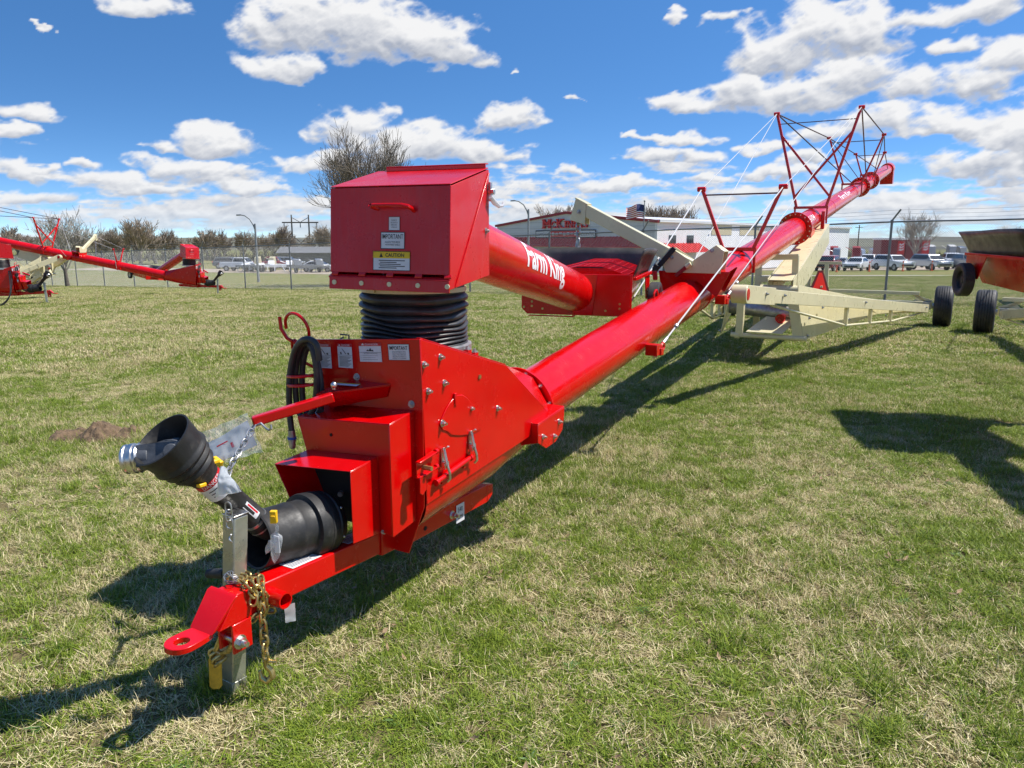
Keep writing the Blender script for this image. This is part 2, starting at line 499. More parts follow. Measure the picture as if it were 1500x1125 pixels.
class Sticker:
    """a printed label on a flat face; c = top left corner, ex right, ey up (unit), n outward"""
    def __init__(s, c, ex, ey, w_, h_, lift=0.0012):
        s.ex, s.ey = Vector(ex).normalized(), Vector(ey).normalized(); s.n = s.ex.cross(s.ey).normalized()
        s.c = Vector(c) + s.n * lift; s.w, s.h = w_, h_; s.mb = MB(); s.rect(0, 0, 1, 1, 0, 0)
    def P(s, x, y, k=0): return s.c + s.ex * (x * s.w) - s.ey * (y * s.h) + s.n * 0.0006 * k
    def rect(s, x0, y0, x1, y1, m, k=1):
        s.mb.add([s.P(x0, y1, k), s.P(x1, y1, k), s.P(x1, y0, k), s.P(x0, y0, k)], [(0, 1, 2, 3)], m)
    def poly(s, pts, m, k=2): s.mb.add([s.P(x, y, k) for x, y in pts], [tuple(range(len(pts)))], m)
    def text(s, t, x, y, h, m=1, w_=None, k=2, align='L', offset=0.0):
        put_text(s.mb, t, s.P(x, y, k), s.ex, s.ey, h * s.h, w_ * s.w if w_ else None, m, align, offset)
    def frame(s, m, tw=0.02):
        th = tw * s.w / s.h
        for q in ((0, 0, 1, th), (0, 1 - th, 1, 1), (0, th, tw, 1 - th), (1 - tw, th, 1, 1 - th)): s.rect(*q, m, 1)
    def done(s, parent, name='warning_label'):
        return s.mb.build(name, [LABELW, INK, LABELR, LABELY], parent, smooth=False)


# ------------------------------------------------------------------ terrain
def softplus(x, k=3.0):
    if x > 40: return x
    return math.log1p(math.exp(x * k / 6)) * 6 / k if x > -40 else 0.0


def gz(x, y):
    q = min(y, 140) - 0.4 * max(-60, min(60, x))
    z = -0.03 * softplus(q - 16.5)
    z = max(z, -2.6 - 0.1 * z)
    z += 0.24 * math.exp(-((x + 12) ** 2 / 70 + (y - 26) ** 2 / 50))
    r = math.hypot(x, y)
    if r < 60:
        z += 0.018 * (mnoise.noise(Vector((x * 0.55, y * 0.55, 0))) ) * min(1, r / 4)
    if r > 700:
        a_ = math.atan2(x, y)
        ridge = 0.5 + 0.5 * mnoise.noise(Vector((a_ * 5, 2.7, 0))) + 0.4 * mnoise.noise(Vector((a_ * 17, 7.7, 0)))
        z += max(0, min(1, (r - 700) / 1500)) * (4 + 14 * ridge)
    return z


NOOP=0
def graded(lo, hi, fine, growth, c=0.0):
    out = [c]; st = fine; x = c
    while x < hi: x += st; out.append(x); st = st * growth if x > c + 30 else fine
    x = c; st = fine; neg = []
    while x > lo: x -= st; neg.append(x); st = st * growth if x < c - 30 else fine
    return sorted(neg) + out


def ground_material():
    mt = bpy.data.materials.new('lawn_soil'); mt.use_nodes = True
    t = mt.node_tree; k = NB(t); b = t.nodes['Principled BSDF']
    pos = k.n('ShaderNodeNewGeometry').outputs['Position']
    n1 = k.noise(pos, 42, 6, 0.7); n2 = k.noise(pos, 1.1, 4, 0.55); n3 = k.noise(pos, 170, 3, 0.6); n4 = k.noise(pos, 0.17, 3, 0.5)
    soil = k.mix(k.smooth(n1, 0.35, 0.7), (0.024, 0.018, 0.010, 1), (0.15, 0.115, 0.055, 1))
    straw = k.mix(k.smooth(n3, 0.35, 0.65), (0.11, 0.092, 0.036, 1), (0.40, 0.325, 0.155, 1))
    green = k.mix(k.smooth(n3, 0.3, 0.7), (0.07, 0.10, 0.014, 1), (0.20, 0.25, 0.045, 1))
    c = k.mix(0.5, soil, straw)
    # farther than the modelled blades the sward is coloured as a whole
    sp = k.n('ShaderNodeSeparateXYZ'); t.links.new(pos, sp.inputs[0])
    far = k.smooth(k.m('ADD', sp.outputs[1], k.m('MULTIPLY', k.m('ABSOLUTE', sp.outputs[0]), 0.3)), 24, 46)
    gmix = k.m('ADD', k.smooth(n2, 0.35, 0.68, 0.1, 0.55), k.smooth(n4, 0.35, 0.65, 0.0, 0.4))
    sward = k.mix(gmix, straw, green)
    c = k.mix(far, c, sward)
    wood_ = k.mix(k.smooth(k.noise(pos, 0.004, 5, 0.6), 0.4, 0.6), (0.085, 0.085, 0.075, 1), (0.16, 0.16, 0.115, 1))
    c = k.mix(k.smooth(sp.outputs[1], 190, 420), c, wood_)
    t.links.new(c, b.inputs['Base Color'])
    b.inputs['Roughness'].default_value = 0.95; b.inputs['Specular IOR Level'].default_value = 0.15
    bp = k.n('ShaderNodeBump'); bp.inputs['Strength'].default_value = 0.8; bp.inputs['Distance'].default_value = 0.02
    t.links.new(n1, bp.inputs['Height']); t.links.new(bp.outputs[0], b.inputs['Normal'])
    return mt


def build_ground():
    xs = graded(-6000, 6000, 0.6, 1.16); ys = graded(-300, 6000, 0.6, 1.16, 12.0)
    nx = len(xs); mb = MB()
    vs = [(x, y, gz(x, y)) for y in ys for x in xs]
    fs = [(j * nx + i, j * nx + i + 1, (j + 1) * nx + i + 1, (j + 1) * nx + i) for j in range(len(ys) - 1) for i in range(nx - 1)]
    mb.add(vs, fs)
    return tag(mb.build('lawn_ground', ground_material(), angle=80), kind='structure', label='dry and green lawn sloping gently away to far fields')


build_ground()


def strip(name, p0, p1, w0, lift, m, n=40, kerb=0.0):
    """flat band laid on the terrain from p0 to p1, w0 wide"""
    p0, p1 = Vector(p0), Vector(p1); d = (p1 - p0).normalized(); s_ = Vector((-d.y, d.x)); mb = MB()
    rows = 5; vs = []
    for i in range(n + 1):
        c = p0.lerp(p1, i / n)
        for j in range(rows + 1):
            q = c + s_ * w0 * (j / rows - 0.5); vs.append((q.x, q.y, gz(q.x, q.y) + lift))
    fs = [(i * (rows + 1) + j, i * (rows + 1) + j + 1, (i + 1) * (rows + 1) + j + 1, (i + 1) * (rows + 1) + j) for i in range(n) for j in range(rows)]
    mb.add(vs, fs)
    return tag(mb.build(name, m, angle=80), kind='structure')


# ------------------------------------------------------------------ grass blades
def blade_material():
    mt = bpy.data.materials.new('grass_blades'); mt.use_nodes = True
    t = mt.node_tree; t.nodes.clear(); k = NB(t)
    rnd = k.n('ShaderNodeAttribute', attribute_name='rnd').outputs['Fac']
    rn2 = k.n('ShaderNodeAttribute', attribute_name='rnd2').outputs['Fac']
    hgt = k.n('ShaderNodeAttribute', attribute_name='along').outputs['Fac']
    pos = k.n('ShaderNodeNewGeometry').outputs['Position']
    n1 = k.noise(pos, 0.95, 4, 0.6); n2 = k.noise(pos, 6.0, 3, 0.6); n3 = k.noise(pos, 0.2, 2, 0.5)
    dry = k.m('ADD', k.m('ADD', k.smooth(n1, 0.28, 0.72, -0.24, 0.27), k.smooth(n2, 0.3, 0.7, -0.27, 0.27)), k.smooth(n3, 0.35, 0.65, -0.08, 0.08))
    spx = k.n('ShaderNodeSeparateXYZ'); t.links.new(pos, spx.inputs[0])
    dry = k.m('ADD', dry, k.smooth(spx.outputs[0], -4.0, 2.5, 0.10, -0.04))
    dry = k.m('ADD', dry, k.smooth(spx.outputs[1], 9.0, 24.0, 0.0, 0.06))
    isdry = k.m('LESS_THAN', rnd, k.m('ADD', dry, 0.36))
    gr = k.mix(rn2, (0.062, 0.13, 0.009, 1), (0.32, 0.40, 0.046, 1))
    gr = k.mix(k.m('MULTIPLY', k.smooth(hgt, 0.55, 1.0), 0.25), gr, (0.36, 0.36, 0.09, 1))
    st = k.mix(rn2, (0.28, 0.22, 0.09, 1), (0.88, 0.77, 0.46, 1))
    col = k.mix(isdry, gr, st)
    di = k.n('ShaderNodeBsdfPrincipled'); t.links.new(col, di.inputs['Base Color'])
    di.inputs['Roughness'].default_value = 0.5; di.inputs['Specular IOR Level'].default_value = 0.25
    tr = k.n('ShaderNodeBsdfTranslucent'); t.links.new(col, tr.inputs[0])
    mx_ = k.n('ShaderNodeMixShader'); mx_.inputs[0].default_value = 0.25
    t.links.new(di.outputs[0], mx_.inputs[1]); t.links.new(tr.outputs[0], mx_.inputs[2])
    o = k.n('ShaderNodeOutputMaterial'); t.links.new(mx_.outputs[0], o.inputs[0])
    return mt


GRASS = blade_material()


def grass_patch(seed, size, nb, hscale=1.0, wscale=1.0, clump=False):
    """a square of sward: many curved tapering blades, some upright and green-length, many lying like thatch"""
    rg = np.random.default_rng(seed)
    # tussocks
    nt = int(nb / 26)
    tc_ = rg.uniform(-size / 2, size / 2, (nt, 2))
    ti = rg.integers(0, nt, nb)
    loose = rg.random(nb) < 0.45
    base = np.where(loose[:, None], rg.uniform(-size / 2, size / 2, (nb, 2)), tc_[ti] + rg.normal(0, 0.014, (nb, 2)))
    lying = rg.random(nb) < np.where(loose, 0.55, 0.2)
    if clump:
        base = rg.normal(0, size, (nb, 2)); lying = rg.random(nb) < 0.10
    az_ = rg.uniform(0, 2 * np.pi, nb)
    L_ = np.where(lying, rg.uniform(0.03, 0.085, nb), rg.gamma(9, 0.0052, nb)) * hscale
    tilt0 = np.where(lying, rg.uniform(1.05, 1.5, nb), np.abs(rg.normal(0.35, 0.28, nb)))
    if clump: tilt0 = np.where(lying, tilt0, np.abs(rg.normal(0.5, 0.3, nb)))
    bend = np.where(lying, rg.normal(0.1, 0.35, nb), rg.uniform(0.2, 1.1, nb))
    wd = rg.uniform(0.0010, 0.0023, nb) * wscale
    z0 = np.where(lying, rg.uniform(0.0, 0.022, nb), 0.0)
    nseg = 3
    d = np.stack([np.cos(az_), np.sin(az_)], 1); sd = np.stack([-d[:, 1], d[:, 0]], 1)
    pts = []; cx = np.zeros(nb); cz = z0.copy()
    for k in range(nseg + 1):
        pts.append((cx.copy(), cz.copy()))
        th = tilt0 + bend * (k + 0.5) / nseg
        cx = cx + np.sin(th) * L_ / nseg; cz = cz + np.cos(th) * L_ / nseg
        cz = np.maximum(cz, 0.002)
    verts = np.zeros((nb, 7, 3)); al = np.zeros((nb, 7))
    wk = [1.0, 0.85, 0.55]
    for k in range(3):
        x, z = pts[k]
        c = base + d * x[:, None]
        for s_, q in ((-1, 0), (1, 1)):
            verts[:, k * 2 + q, :2] = c + sd * (wd * wk[k] * s_)[:, None]; verts[:, k * 2 + q, 2] = z
            al[:, k * 2 + q] = k / 3
    x, z = pts[3]; verts[:, 6, :2] = base + d * x[:, None]; verts[:, 6, 2] = z; al[:, 6] = 1
    o = (np.arange(nb) * 7)[:, None]
    quads = np.concatenate([o + [0, 1, 3, 2], o + [2, 3, 5, 4]], 0); tris = o + [4, 5, 6]
    me = bpy.data.meshes.new('grass_sward')
    nv = nb * 7
    me.vertices.add(nv); me.vertices.foreach_set('co', verts.reshape(-1))
    nl = quads.size + tris.size
    me.loops.add(nl); me.loops.foreach_set('vertex_index', np.concatenate([quads.reshape(-1), tris.reshape(-1)]).astype(np.int32))
    npoly = len(quads) + len(tris); me.polygons.add(npoly)
    ls = np.concatenate([np.arange(len(quads)) * 4, quads.size + np.arange(len(tris)) * 3]).astype(np.int32)
    me.polygons.foreach_set('loop_start', ls)
    me.polygons.foreach_set('use_smooth', np.ones(npoly, bool))
    me.update(calc_edges=True)
    r1 = (0.50 + 0.5 * rg.random(nb)) if clump else np.where(lying, rg.random(nb) * 0.62, 0.25 + 0.75 * rg.random(nb)); r2 = rg.random(nb)
    for nm, arr in (('rnd', np.repeat(r1, 7)), ('rnd2', np.repeat(r2, 7)), ('along', al.reshape(-1))):
        at = me.attributes.new(nm, 'FLOAT', 'POINT'); at.data.foreach_set('value', arr.astype(np.float32))
    me.materials.append(GRASS)
    return bpy.data.objects.new('grass_sward', me)


def scatter(name, label, protos, pts, rots, scs):
    """one object: grass laid over the lawn at the given points"""
    col = bpy.data.collections.new(name + '_kinds')
    for p in protos: col.objects.link(p)
    me = bpy.data.meshes.new(name)
    me.vertices.add(len(pts)); me.vertices.foreach_set('co', np.asarray(pts, np.float32).reshape(-1))
    for nm, arr in (('rot', rots), ('sc', scs)):
        at = me.attributes.new(nm, 'FLOAT', 'POINT'); at.data.foreach_set('value', np.asarray(arr, np.float32))
    o = bpy.data.objects.new(name, me); COL.objects.link(o)
    ng = bpy.data.node_groups.new(name + '_nodes', 'GeometryNodeTree')
    ng.interface.new_socket('Geometry', in_out='INPUT', socket_type='NodeSocketGeometry')
    ng.interface.new_socket('Geometry', in_out='OUTPUT', socket_type='NodeSocketGeometry')
    N, Lk = ng.nodes, ng.links
    i = N.new('NodeGroupInput'); q = N.new('NodeGroupOutput')
    ci = N.new('GeometryNodeCollectionInfo'); ci.inputs[0].default_value = col; ci.inputs[1].default_value = True; ci.inputs[2].default_value = True
    ip = N.new('GeometryNodeInstanceOnPoints'); ip.inputs['Pick Instance'].default_value = True
    ra = N.new('GeometryNodeInputNamedAttribute'); ra.data_type = 'FLOAT'; ra.inputs[0].default_value = 'rot'
    sa = N.new('GeometryNodeInputNamedAttribute'); sa.data_type = 'FLOAT'; sa.inputs[0].default_value = 'sc'
    cx = N.new('ShaderNodeCombineXYZ'); Lk.new(ra.outputs[0], cx.inputs[2])
    cs = N.new('ShaderNodeCombineXYZ'); cs.inputs[0].default_value = 1; cs.inputs[1].default_value = 1; Lk.new(sa.outputs[0], cs.inputs[2])
    Lk.new(i.outputs[0], ip.inputs['Points']); Lk.new(ci.outputs[0], ip.inputs['Instance'])
    e2r = N.new('FunctionNodeEulerToRotation'); Lk.new(cx.outputs[0], e2r.inputs[0]); Lk.new(e2r.outputs[0], ip.inputs['Rotation'])
    Lk.new(cs.outputs[0], ip.inputs['Scale'])
    Lk.new(ip.outputs[0], q.inputs[0])
    md = o.modifiers.new('scatter', 'NODES'); md.node_group = ng
    return tag(o, label, 'grass', kind='stuff')


def on_soil(x, y):
    return abs(y - 4.78 - .03 * (x + 3.5)) < .30 and -4.35 < x < -3.2


def build_grass():
    rg = random.Random(5)
    S = 0.5
    near = [grass_patch(10 + i, S * 1.25, 5600) for i in range(6)]
    far = [grass_patch(40 + i, 1.3, 5600, 1.05, 2.3) for i in range(5)]
    P, Rr, Sc = [], [], []
    y = 1.2
    while y < 11:
        x = -y * 0.80 - 1.2
        while x < y * 0.80 + 1.2:
            px, py = x + rg.uniform(-.1, .1), y + rg.uniform(-.1, .1)
            if on_soil(px, py):
                x += S; continue
            P.append((px, py, gz(px, py) - 0.003)); Rr.append(rg.uniform(0, 6.28)); Sc.append(max(0.5, 0.86 + 0.75 * mnoise.noise(Vector((px * 0.7, py * 0.7, 4)))))
            x += S
        y += S
    scatter('lawn_grass', 'short mixed green and straw grass in the foreground', near, P, Rr, Sc)
    tuft = [grass_patch(70 + i, 0.030 + .006 * i, 110 + 30 * i, 1.45, 1.15, True) for i in range(4)]
    P, Rr, Sc = [], [], []
    for i in range(2600):
        y = 1.4 + 12.6 * rg.random() ** .75; px = rg.uniform(-1, 1) * (y * 0.8 + 1)
        if mnoise.noise(Vector((px * .9, y * .9, 11))) + rg.uniform(-.35, .35) < .02: continue
        P.append((px, y, gz(px, y) - .003)); Rr.append(rg.uniform(0, 6.28)); Sc.append(rg.uniform(.55, 1.15))
    for (cx, cy, rr, n_) in ((-1.09, 2.68, .085, 12), (9.0, 14.1, .36, 26), (8.95, 15.25, .36, 26), (4.75, 17.1, .36, 20), (-3.8, 6.48, .5, 20)):
        for i in range(n_):
            a_ = rg.uniform(0, 6.28); px, y = cx + math.cos(a_) * rr * rg.uniform(.75, 1.3), cy + math.sin(a_) * rr * rg.uniform(.75, 1.3)
            P.append((px, y, gz(px, y) - .003)); Rr.append(rg.uniform(0, 6.28)); Sc.append(rg.uniform(.8, 1.5))
    lit_ = []
    for i in range(5):
        mb = MB(); q_ = random.Random(200 + i)
        if i < 3:           # curled dead leaves and straw bits
            for j in range(3):
                c_ = Vector((q_.gauss(0, .05), q_.gauss(0, .05), .022)); a_ = q_.uniform(0, 6.28); l_ = q_.uniform(.018, .034); w_ = l_ * q_.uniform(.3, .5)
                d_ = Vector((math.cos(a_), math.sin(a_), q_.uniform(-.2, .4))); s_ = Vector((-d_.y, d_.x, q_.uniform(-.4, .4)))
                mb.add([c_ - d_ * l_, c_ + s_ * w_ + Vector((0, 0, .006)), c_ + d_ * l_ + Vector((0, 0, .008)), c_ - s_ * w_, c_], [(0, 4, 1), (1, 4, 2), (2, 4, 3), (3, 4, 0)])
            ob_ = mb.build('leaf_litter', mat('dead_leaf', (.30, .20, .11), .8, var=.3, vscale=12), None, smooth=False)
        else:               # flat rosettes of broad weed leaves
            for j in range(9):
                a_ = j * .7 + q_.uniform(-.2, .2); l_ = q_.uniform(.03, .06); w_ = l_ * .15
                d_ = Vector((math.cos(a_), math.sin(a_), 0)); s_ = Vector((-d_.y, d_.x, 0)); up_ = q_.uniform(.2, .5)
                P_ = [Vector((0, 0, .008)), d_ * l_ * .5 + s_ * w_ + Vector((0, 0, l_ * up_ * .6)), d_ * l_ + Vector((0, 0, l_ * up_ * .7)), d_ * l_ * .5 - s_ * w_ + Vector((0, 0, l_ * up_ * .6)), d_ * l_ * .5 + Vector((0, 0, l_ * up_ * .5))]
                mb.add(P_, [(0, 4, 1), (1, 4, 2), (2, 4, 3), (3, 4, 0)])
            ob_ = mb.build('weed_rosette', mat('weed_leaf', (.065, .135, .022), .5, var=.2, vscale=20), None, smooth=False)
        COL.objects.unlink(ob_); lit_.append(ob_)
    P2, R2, S2 = [], [], []
    for i in range(420):
        y = 1.5 + 9 * rg.random() ** .8; px = rg.uniform(-1, 1) * (y * 0.8 + .8)
        P2.append((px, y, gz(px, y))); R2.append(rg.uniform(0, 6.28)); S2.append(rg.uniform(.8, 1.3))
    scatter('leaf_litter', 'dead leaves and broad weed rosettes scattered in the foreground lawn', lit_, P2, R2, S2)
    scatter('grass_tussocks', 'taller fresh green tussocks dotted through the foreground lawn', tuft, P, Rr, Sc)
    P, Rr, Sc = [], [], []
    y = 10.6
    while y < 52:
        st = 0.95
        x = -y * 0.76 - 2
        while x < y * 0.76 + 2:
            px, py = x + rg.uniform(-.25, .25), y + rg.uniform(-.25, .25)
            P.append((px, py, gz(px, py) - 0.004)); Rr.append(rg.uniform(0, 6.28)); Sc.append(max(0.5, 0.92 + 0.6 * mnoise.noise(Vector((px * 0.4, py * 0.4, 4)))))
            x += st
        y += st
    scatter('lawn_grass', 'short patchy grass farther off around the fence', far, P, Rr, Sc)


build_grass() if not globals().get("NOGRASS") else None

# ------------------------------------------------------------------ grain auger
# Each auger is built in its own frame: x to its right, y along the tube towards the discharge end, z up,
# origin on the ground below the front of the intake boot.
HEAD0 = R(30.4)
ORG0 = Vector((-0.648, 3.341, 0))
_a = Vector((math.sin(HEAD0), math.cos(HEAD0), 0)); _r = Vector((math.cos(HEAD0), -math.sin(HEAD0), 0))
_C = Vector((0, 0, CAM_H))


def _hit(u, v, n, off):
    d = pix_ray(u, v); t = (off - n.dot(_C)) / n.dot(d); P = _C + d * t - ORG0
    return Vector((P.dot(_r), P.dot(_a), P.z))


def onL(u, v, l): return _hit(u, v, _r, _r.dot(ORG0) + l)      # measured on the plane x = l of the near auger
def onT(u, v, t): return _hit(u, v, _a, _a.dot(ORG0) + t)      # measured on the plane y = t of the near auger


SLOPE = 0.1333
ANG = math.atan(SLOPE)
AX = Vector((0, math.cos(ANG), math.sin(ANG))); UN = Vector((0, -math.sin(ANG), math.cos(ANG))); RX = Vector((1, 0, 0))


def tz(t): return 0.556 + SLOPE * t
def axis(t, l=0.0, up=0.0): return Vector((l, t, tz(t))) + UN * up


def oval(c, d, up, L_, W_, n=12):
    d = Vector(d).normalized(); up = Vector(up); side = d.cross(up).normalized()
    pts = []
    for i in range(n):
        t = 2 * math.pi * i / n
        x = math.cos(t); y = math.sin(t)
        off = (L_ - W_) / 2 * (1 if x > 0 else -1) if abs(x) > 1e-6 else 0
        pts.append(Vector(c) + d * (off + x * W_ / 2) + side * (y * W_ / 2))
    return pts


def chain_links(mb, pts, link=0.045, wire=0.005, n=12, sides=7, m=0):
    """interlocking oval links along a polyline"""
    pts = [Vector(p) for p in pts]
    seg = [(pts[i + 1] - pts[i]).length for i in range(len(pts) - 1)]; tot = sum(seg)
    pitch = link * 0.70; k = int(tot / pitch)
    def at(s_):
        for i, q in enumerate(seg):
            if s_ <= q or i == len(seg) - 1: return pts[i].lerp(pts[i + 1], min(1, s_ / q)), (pts[i + 1] - pts[i]).normalized()
            s_ -= q
    for i in range(k):
        c, d = at((i + 0.5) * pitch)
        x, y, _ = basis(d)
        a_ = (0.35 if i % 2 else 0.35 + math.pi / 2) + 0.25 * math.sin(i * 1.7)
        up = x * math.cos(a_) + y * math.sin(a_)
        mb.tube(oval(c, d, up, link, link * 0.66, n), wire, sides, m, closed=True)


def hexbolt(mb, c, n, r=0.011, h=0.010, m=0, washer=True):
    c, n = Vector(c), Vector(n).normalized()
    if washer: mb.cyl(c, c + n * 0.003, r * 1.45, n=14, m=m)
    mb.cyl(c + n * 0.003, c + n * (0.003 + h), r, n=6, m=m)
    mb.cyl(c + n * (0.003 + h), c + n * (0.003 + h * 1.9), r * 0.55, n=10, m=m)


def wheel(parent, name, c, ax, r, w_, rim_mat, ribs=True):
    """tyre with ribbed tread and a dished steel rim, axle along ax"""
    ax = Vector(ax).normalized(); h = w_ / 2
    prof = [(-h * 0.62, r * 0.56), (-h * 0.86, r * 0.66), (-h, r * 0.80), (-h * 0.93, r * 0.92), (-h * 0.80, r * 0.972)]
    if ribs:
        nb = 6; span = 1.52 * h; x0 = -0.76 * h
        for i in range(nb):
            a_ = x0 + span * i / nb; b_ = a_ + span / nb
            crown = lambda q: r * (1 - 0.03 * (q / h) ** 2)
            prof += [(a_ + span * 0.018, crown(a_)), (b_ - span * 0.03, crown(b_))]
            if i < nb - 1: prof += [(b_ - span * 0.022, r * 0.955), (b_ + span * 0.010, r * 0.955)]
    prof += [(h * 0.80, r * 0.972), (h * 0.93, r * 0.92), (h, r * 0.80), (h * 0.86, r * 0.66), (h * 0.62, r * 0.56)]
    wh = bpy.data.objects.new(name, None) if False else None
    t = MB().lathe(prof, c, ax, 56).build('wheel', TYRE, parent, angle=50)
    rim = MB().lathe([(-h * 0.66, r * 0.55), (-h * 0.70, r * 0.585), (-h * 0.60, r * 0.53), (-h * 0.15, r * 0.48), (-h * 0.10, r * 0.22), (-h * 0.35, r * 0.2), (-h * 0.40, 0.001)], c, ax, 28)
    rim.lathe([(h * 0.66, r * 0.55), (h * 0.70, r * 0.585), (h * 0.60, r * 0.53), (h * 0.15, r * 0.48), (h * 0.10, r * 0.22), (h * 0.35, r * 0.2), (h * 0.40, 0.001)], c, ax, 28)
    rim.build('rim', rim_mat, t)
    return t


def smooth_path(pts, sub=4):
    out = []; n = len(pts)
    for i in range(n - 1):
        p0, p1, p2, p3 = pts[max(i - 1, 0)], pts[i], pts[i + 1], pts[min(i + 2, n - 1)]
        for j in range(sub):
            t = j / sub
            out.append(0.5 * ((2 * p1) + (p2 - p0) * t + (2 * p0 - 5 * p1 + 4 * p2 - p3) * t * t + (3 * p1 - p0 - 3 * p2 + p3) * t ** 3))
    return out + [pts[-1]]


def crumple(mb, P, nu, nv, amp, freq, seed, m=0, thick=0.0):
    """P(u,v) -> point; sheet displaced by folded noise"""
    vs = []
    for j in range(nv + 1):
        for i in range(nu + 1):
            p = Vector(P(i / nu, j / nv))
            q = p * freq + Vector((seed, seed * 1.7, seed * 0.3))
            d = mnoise.noise_vector(q) + 0.5 * mnoise.noise_vector(q * 2.3)
            d2 = 1 - abs(mnoise.noise(q * 1.4)) * 2
            vs.append(p + d * amp + Vector((0, -amp * d2 * 0.6, amp * d2 * 0.4)))
    fs = [(j * (nu + 1) + i, j * (nu + 1) + i + 1, (j + 1) * (nu + 1) + i + 1, (j + 1) * (nu + 1) + i) for j in range(nv) for i in range(nu)]
    mb.add(vs, fs, m)


def wrapped_text(mb, txt, P, height, width, m, rows=14, offset=0.0):
    """text bent over a surface: P(x along, y up) -> point"""
    vs, fs = text_mesh(txt, offset, 4)
    bm = bmesh.new(); bv = [bm.verts.new((a_, b_, 0)) for a_, b_ in vs]
    for q in fs:
        try: bm.faces.new([bv[i] for i in q])
        except ValueError: pass
    y0 = min(v[1] for v in vs); y1 = max(v[1] for v in vs); x0 = min(v[0] for v in vs); x1 = max(v[0] for v in vs)
    for k in range(1, rows):
        y = y0 + (y1 - y0) * k / rows
        bmesh.ops.bisect_plane(bm, geom=bm.verts[:] + bm.edges[:] + bm.faces[:], plane_co=(0, y, 0), plane_no=(0, 1, 0))
    bm.verts.index_update()
    pv = [P((v.co.x - x0) / (x1 - x0) * width, (v.co.y - y0) / (y1 - y0) * height) for v in bm.verts]
    mb.add(pv, [tuple(v.index for v in q.verts) for q in bm.faces], m)
    bm.free()


def flange_ring(mb, t, r, th=0.02, bolts=16, m=0, out=None, l=0.0):
    c = axis(t)
    mb.lathe([(-th, 0.17), (-th, r), (th, r), (th, 0.17)], c, AX, 56, m)
    if out is not None:
        for i in range(bolts):
            a_ = 2 * math.pi * (i + .5) / bolts
            q = c + RX * math.cos(a_) * (r - 0.03) + UN * math.sin(a_) * (r - 0.03)
            b2 = MB(); hexbolt(b2, q - AX * th, -AX, 0.012, 0.012, washer=False); out.append(b2)


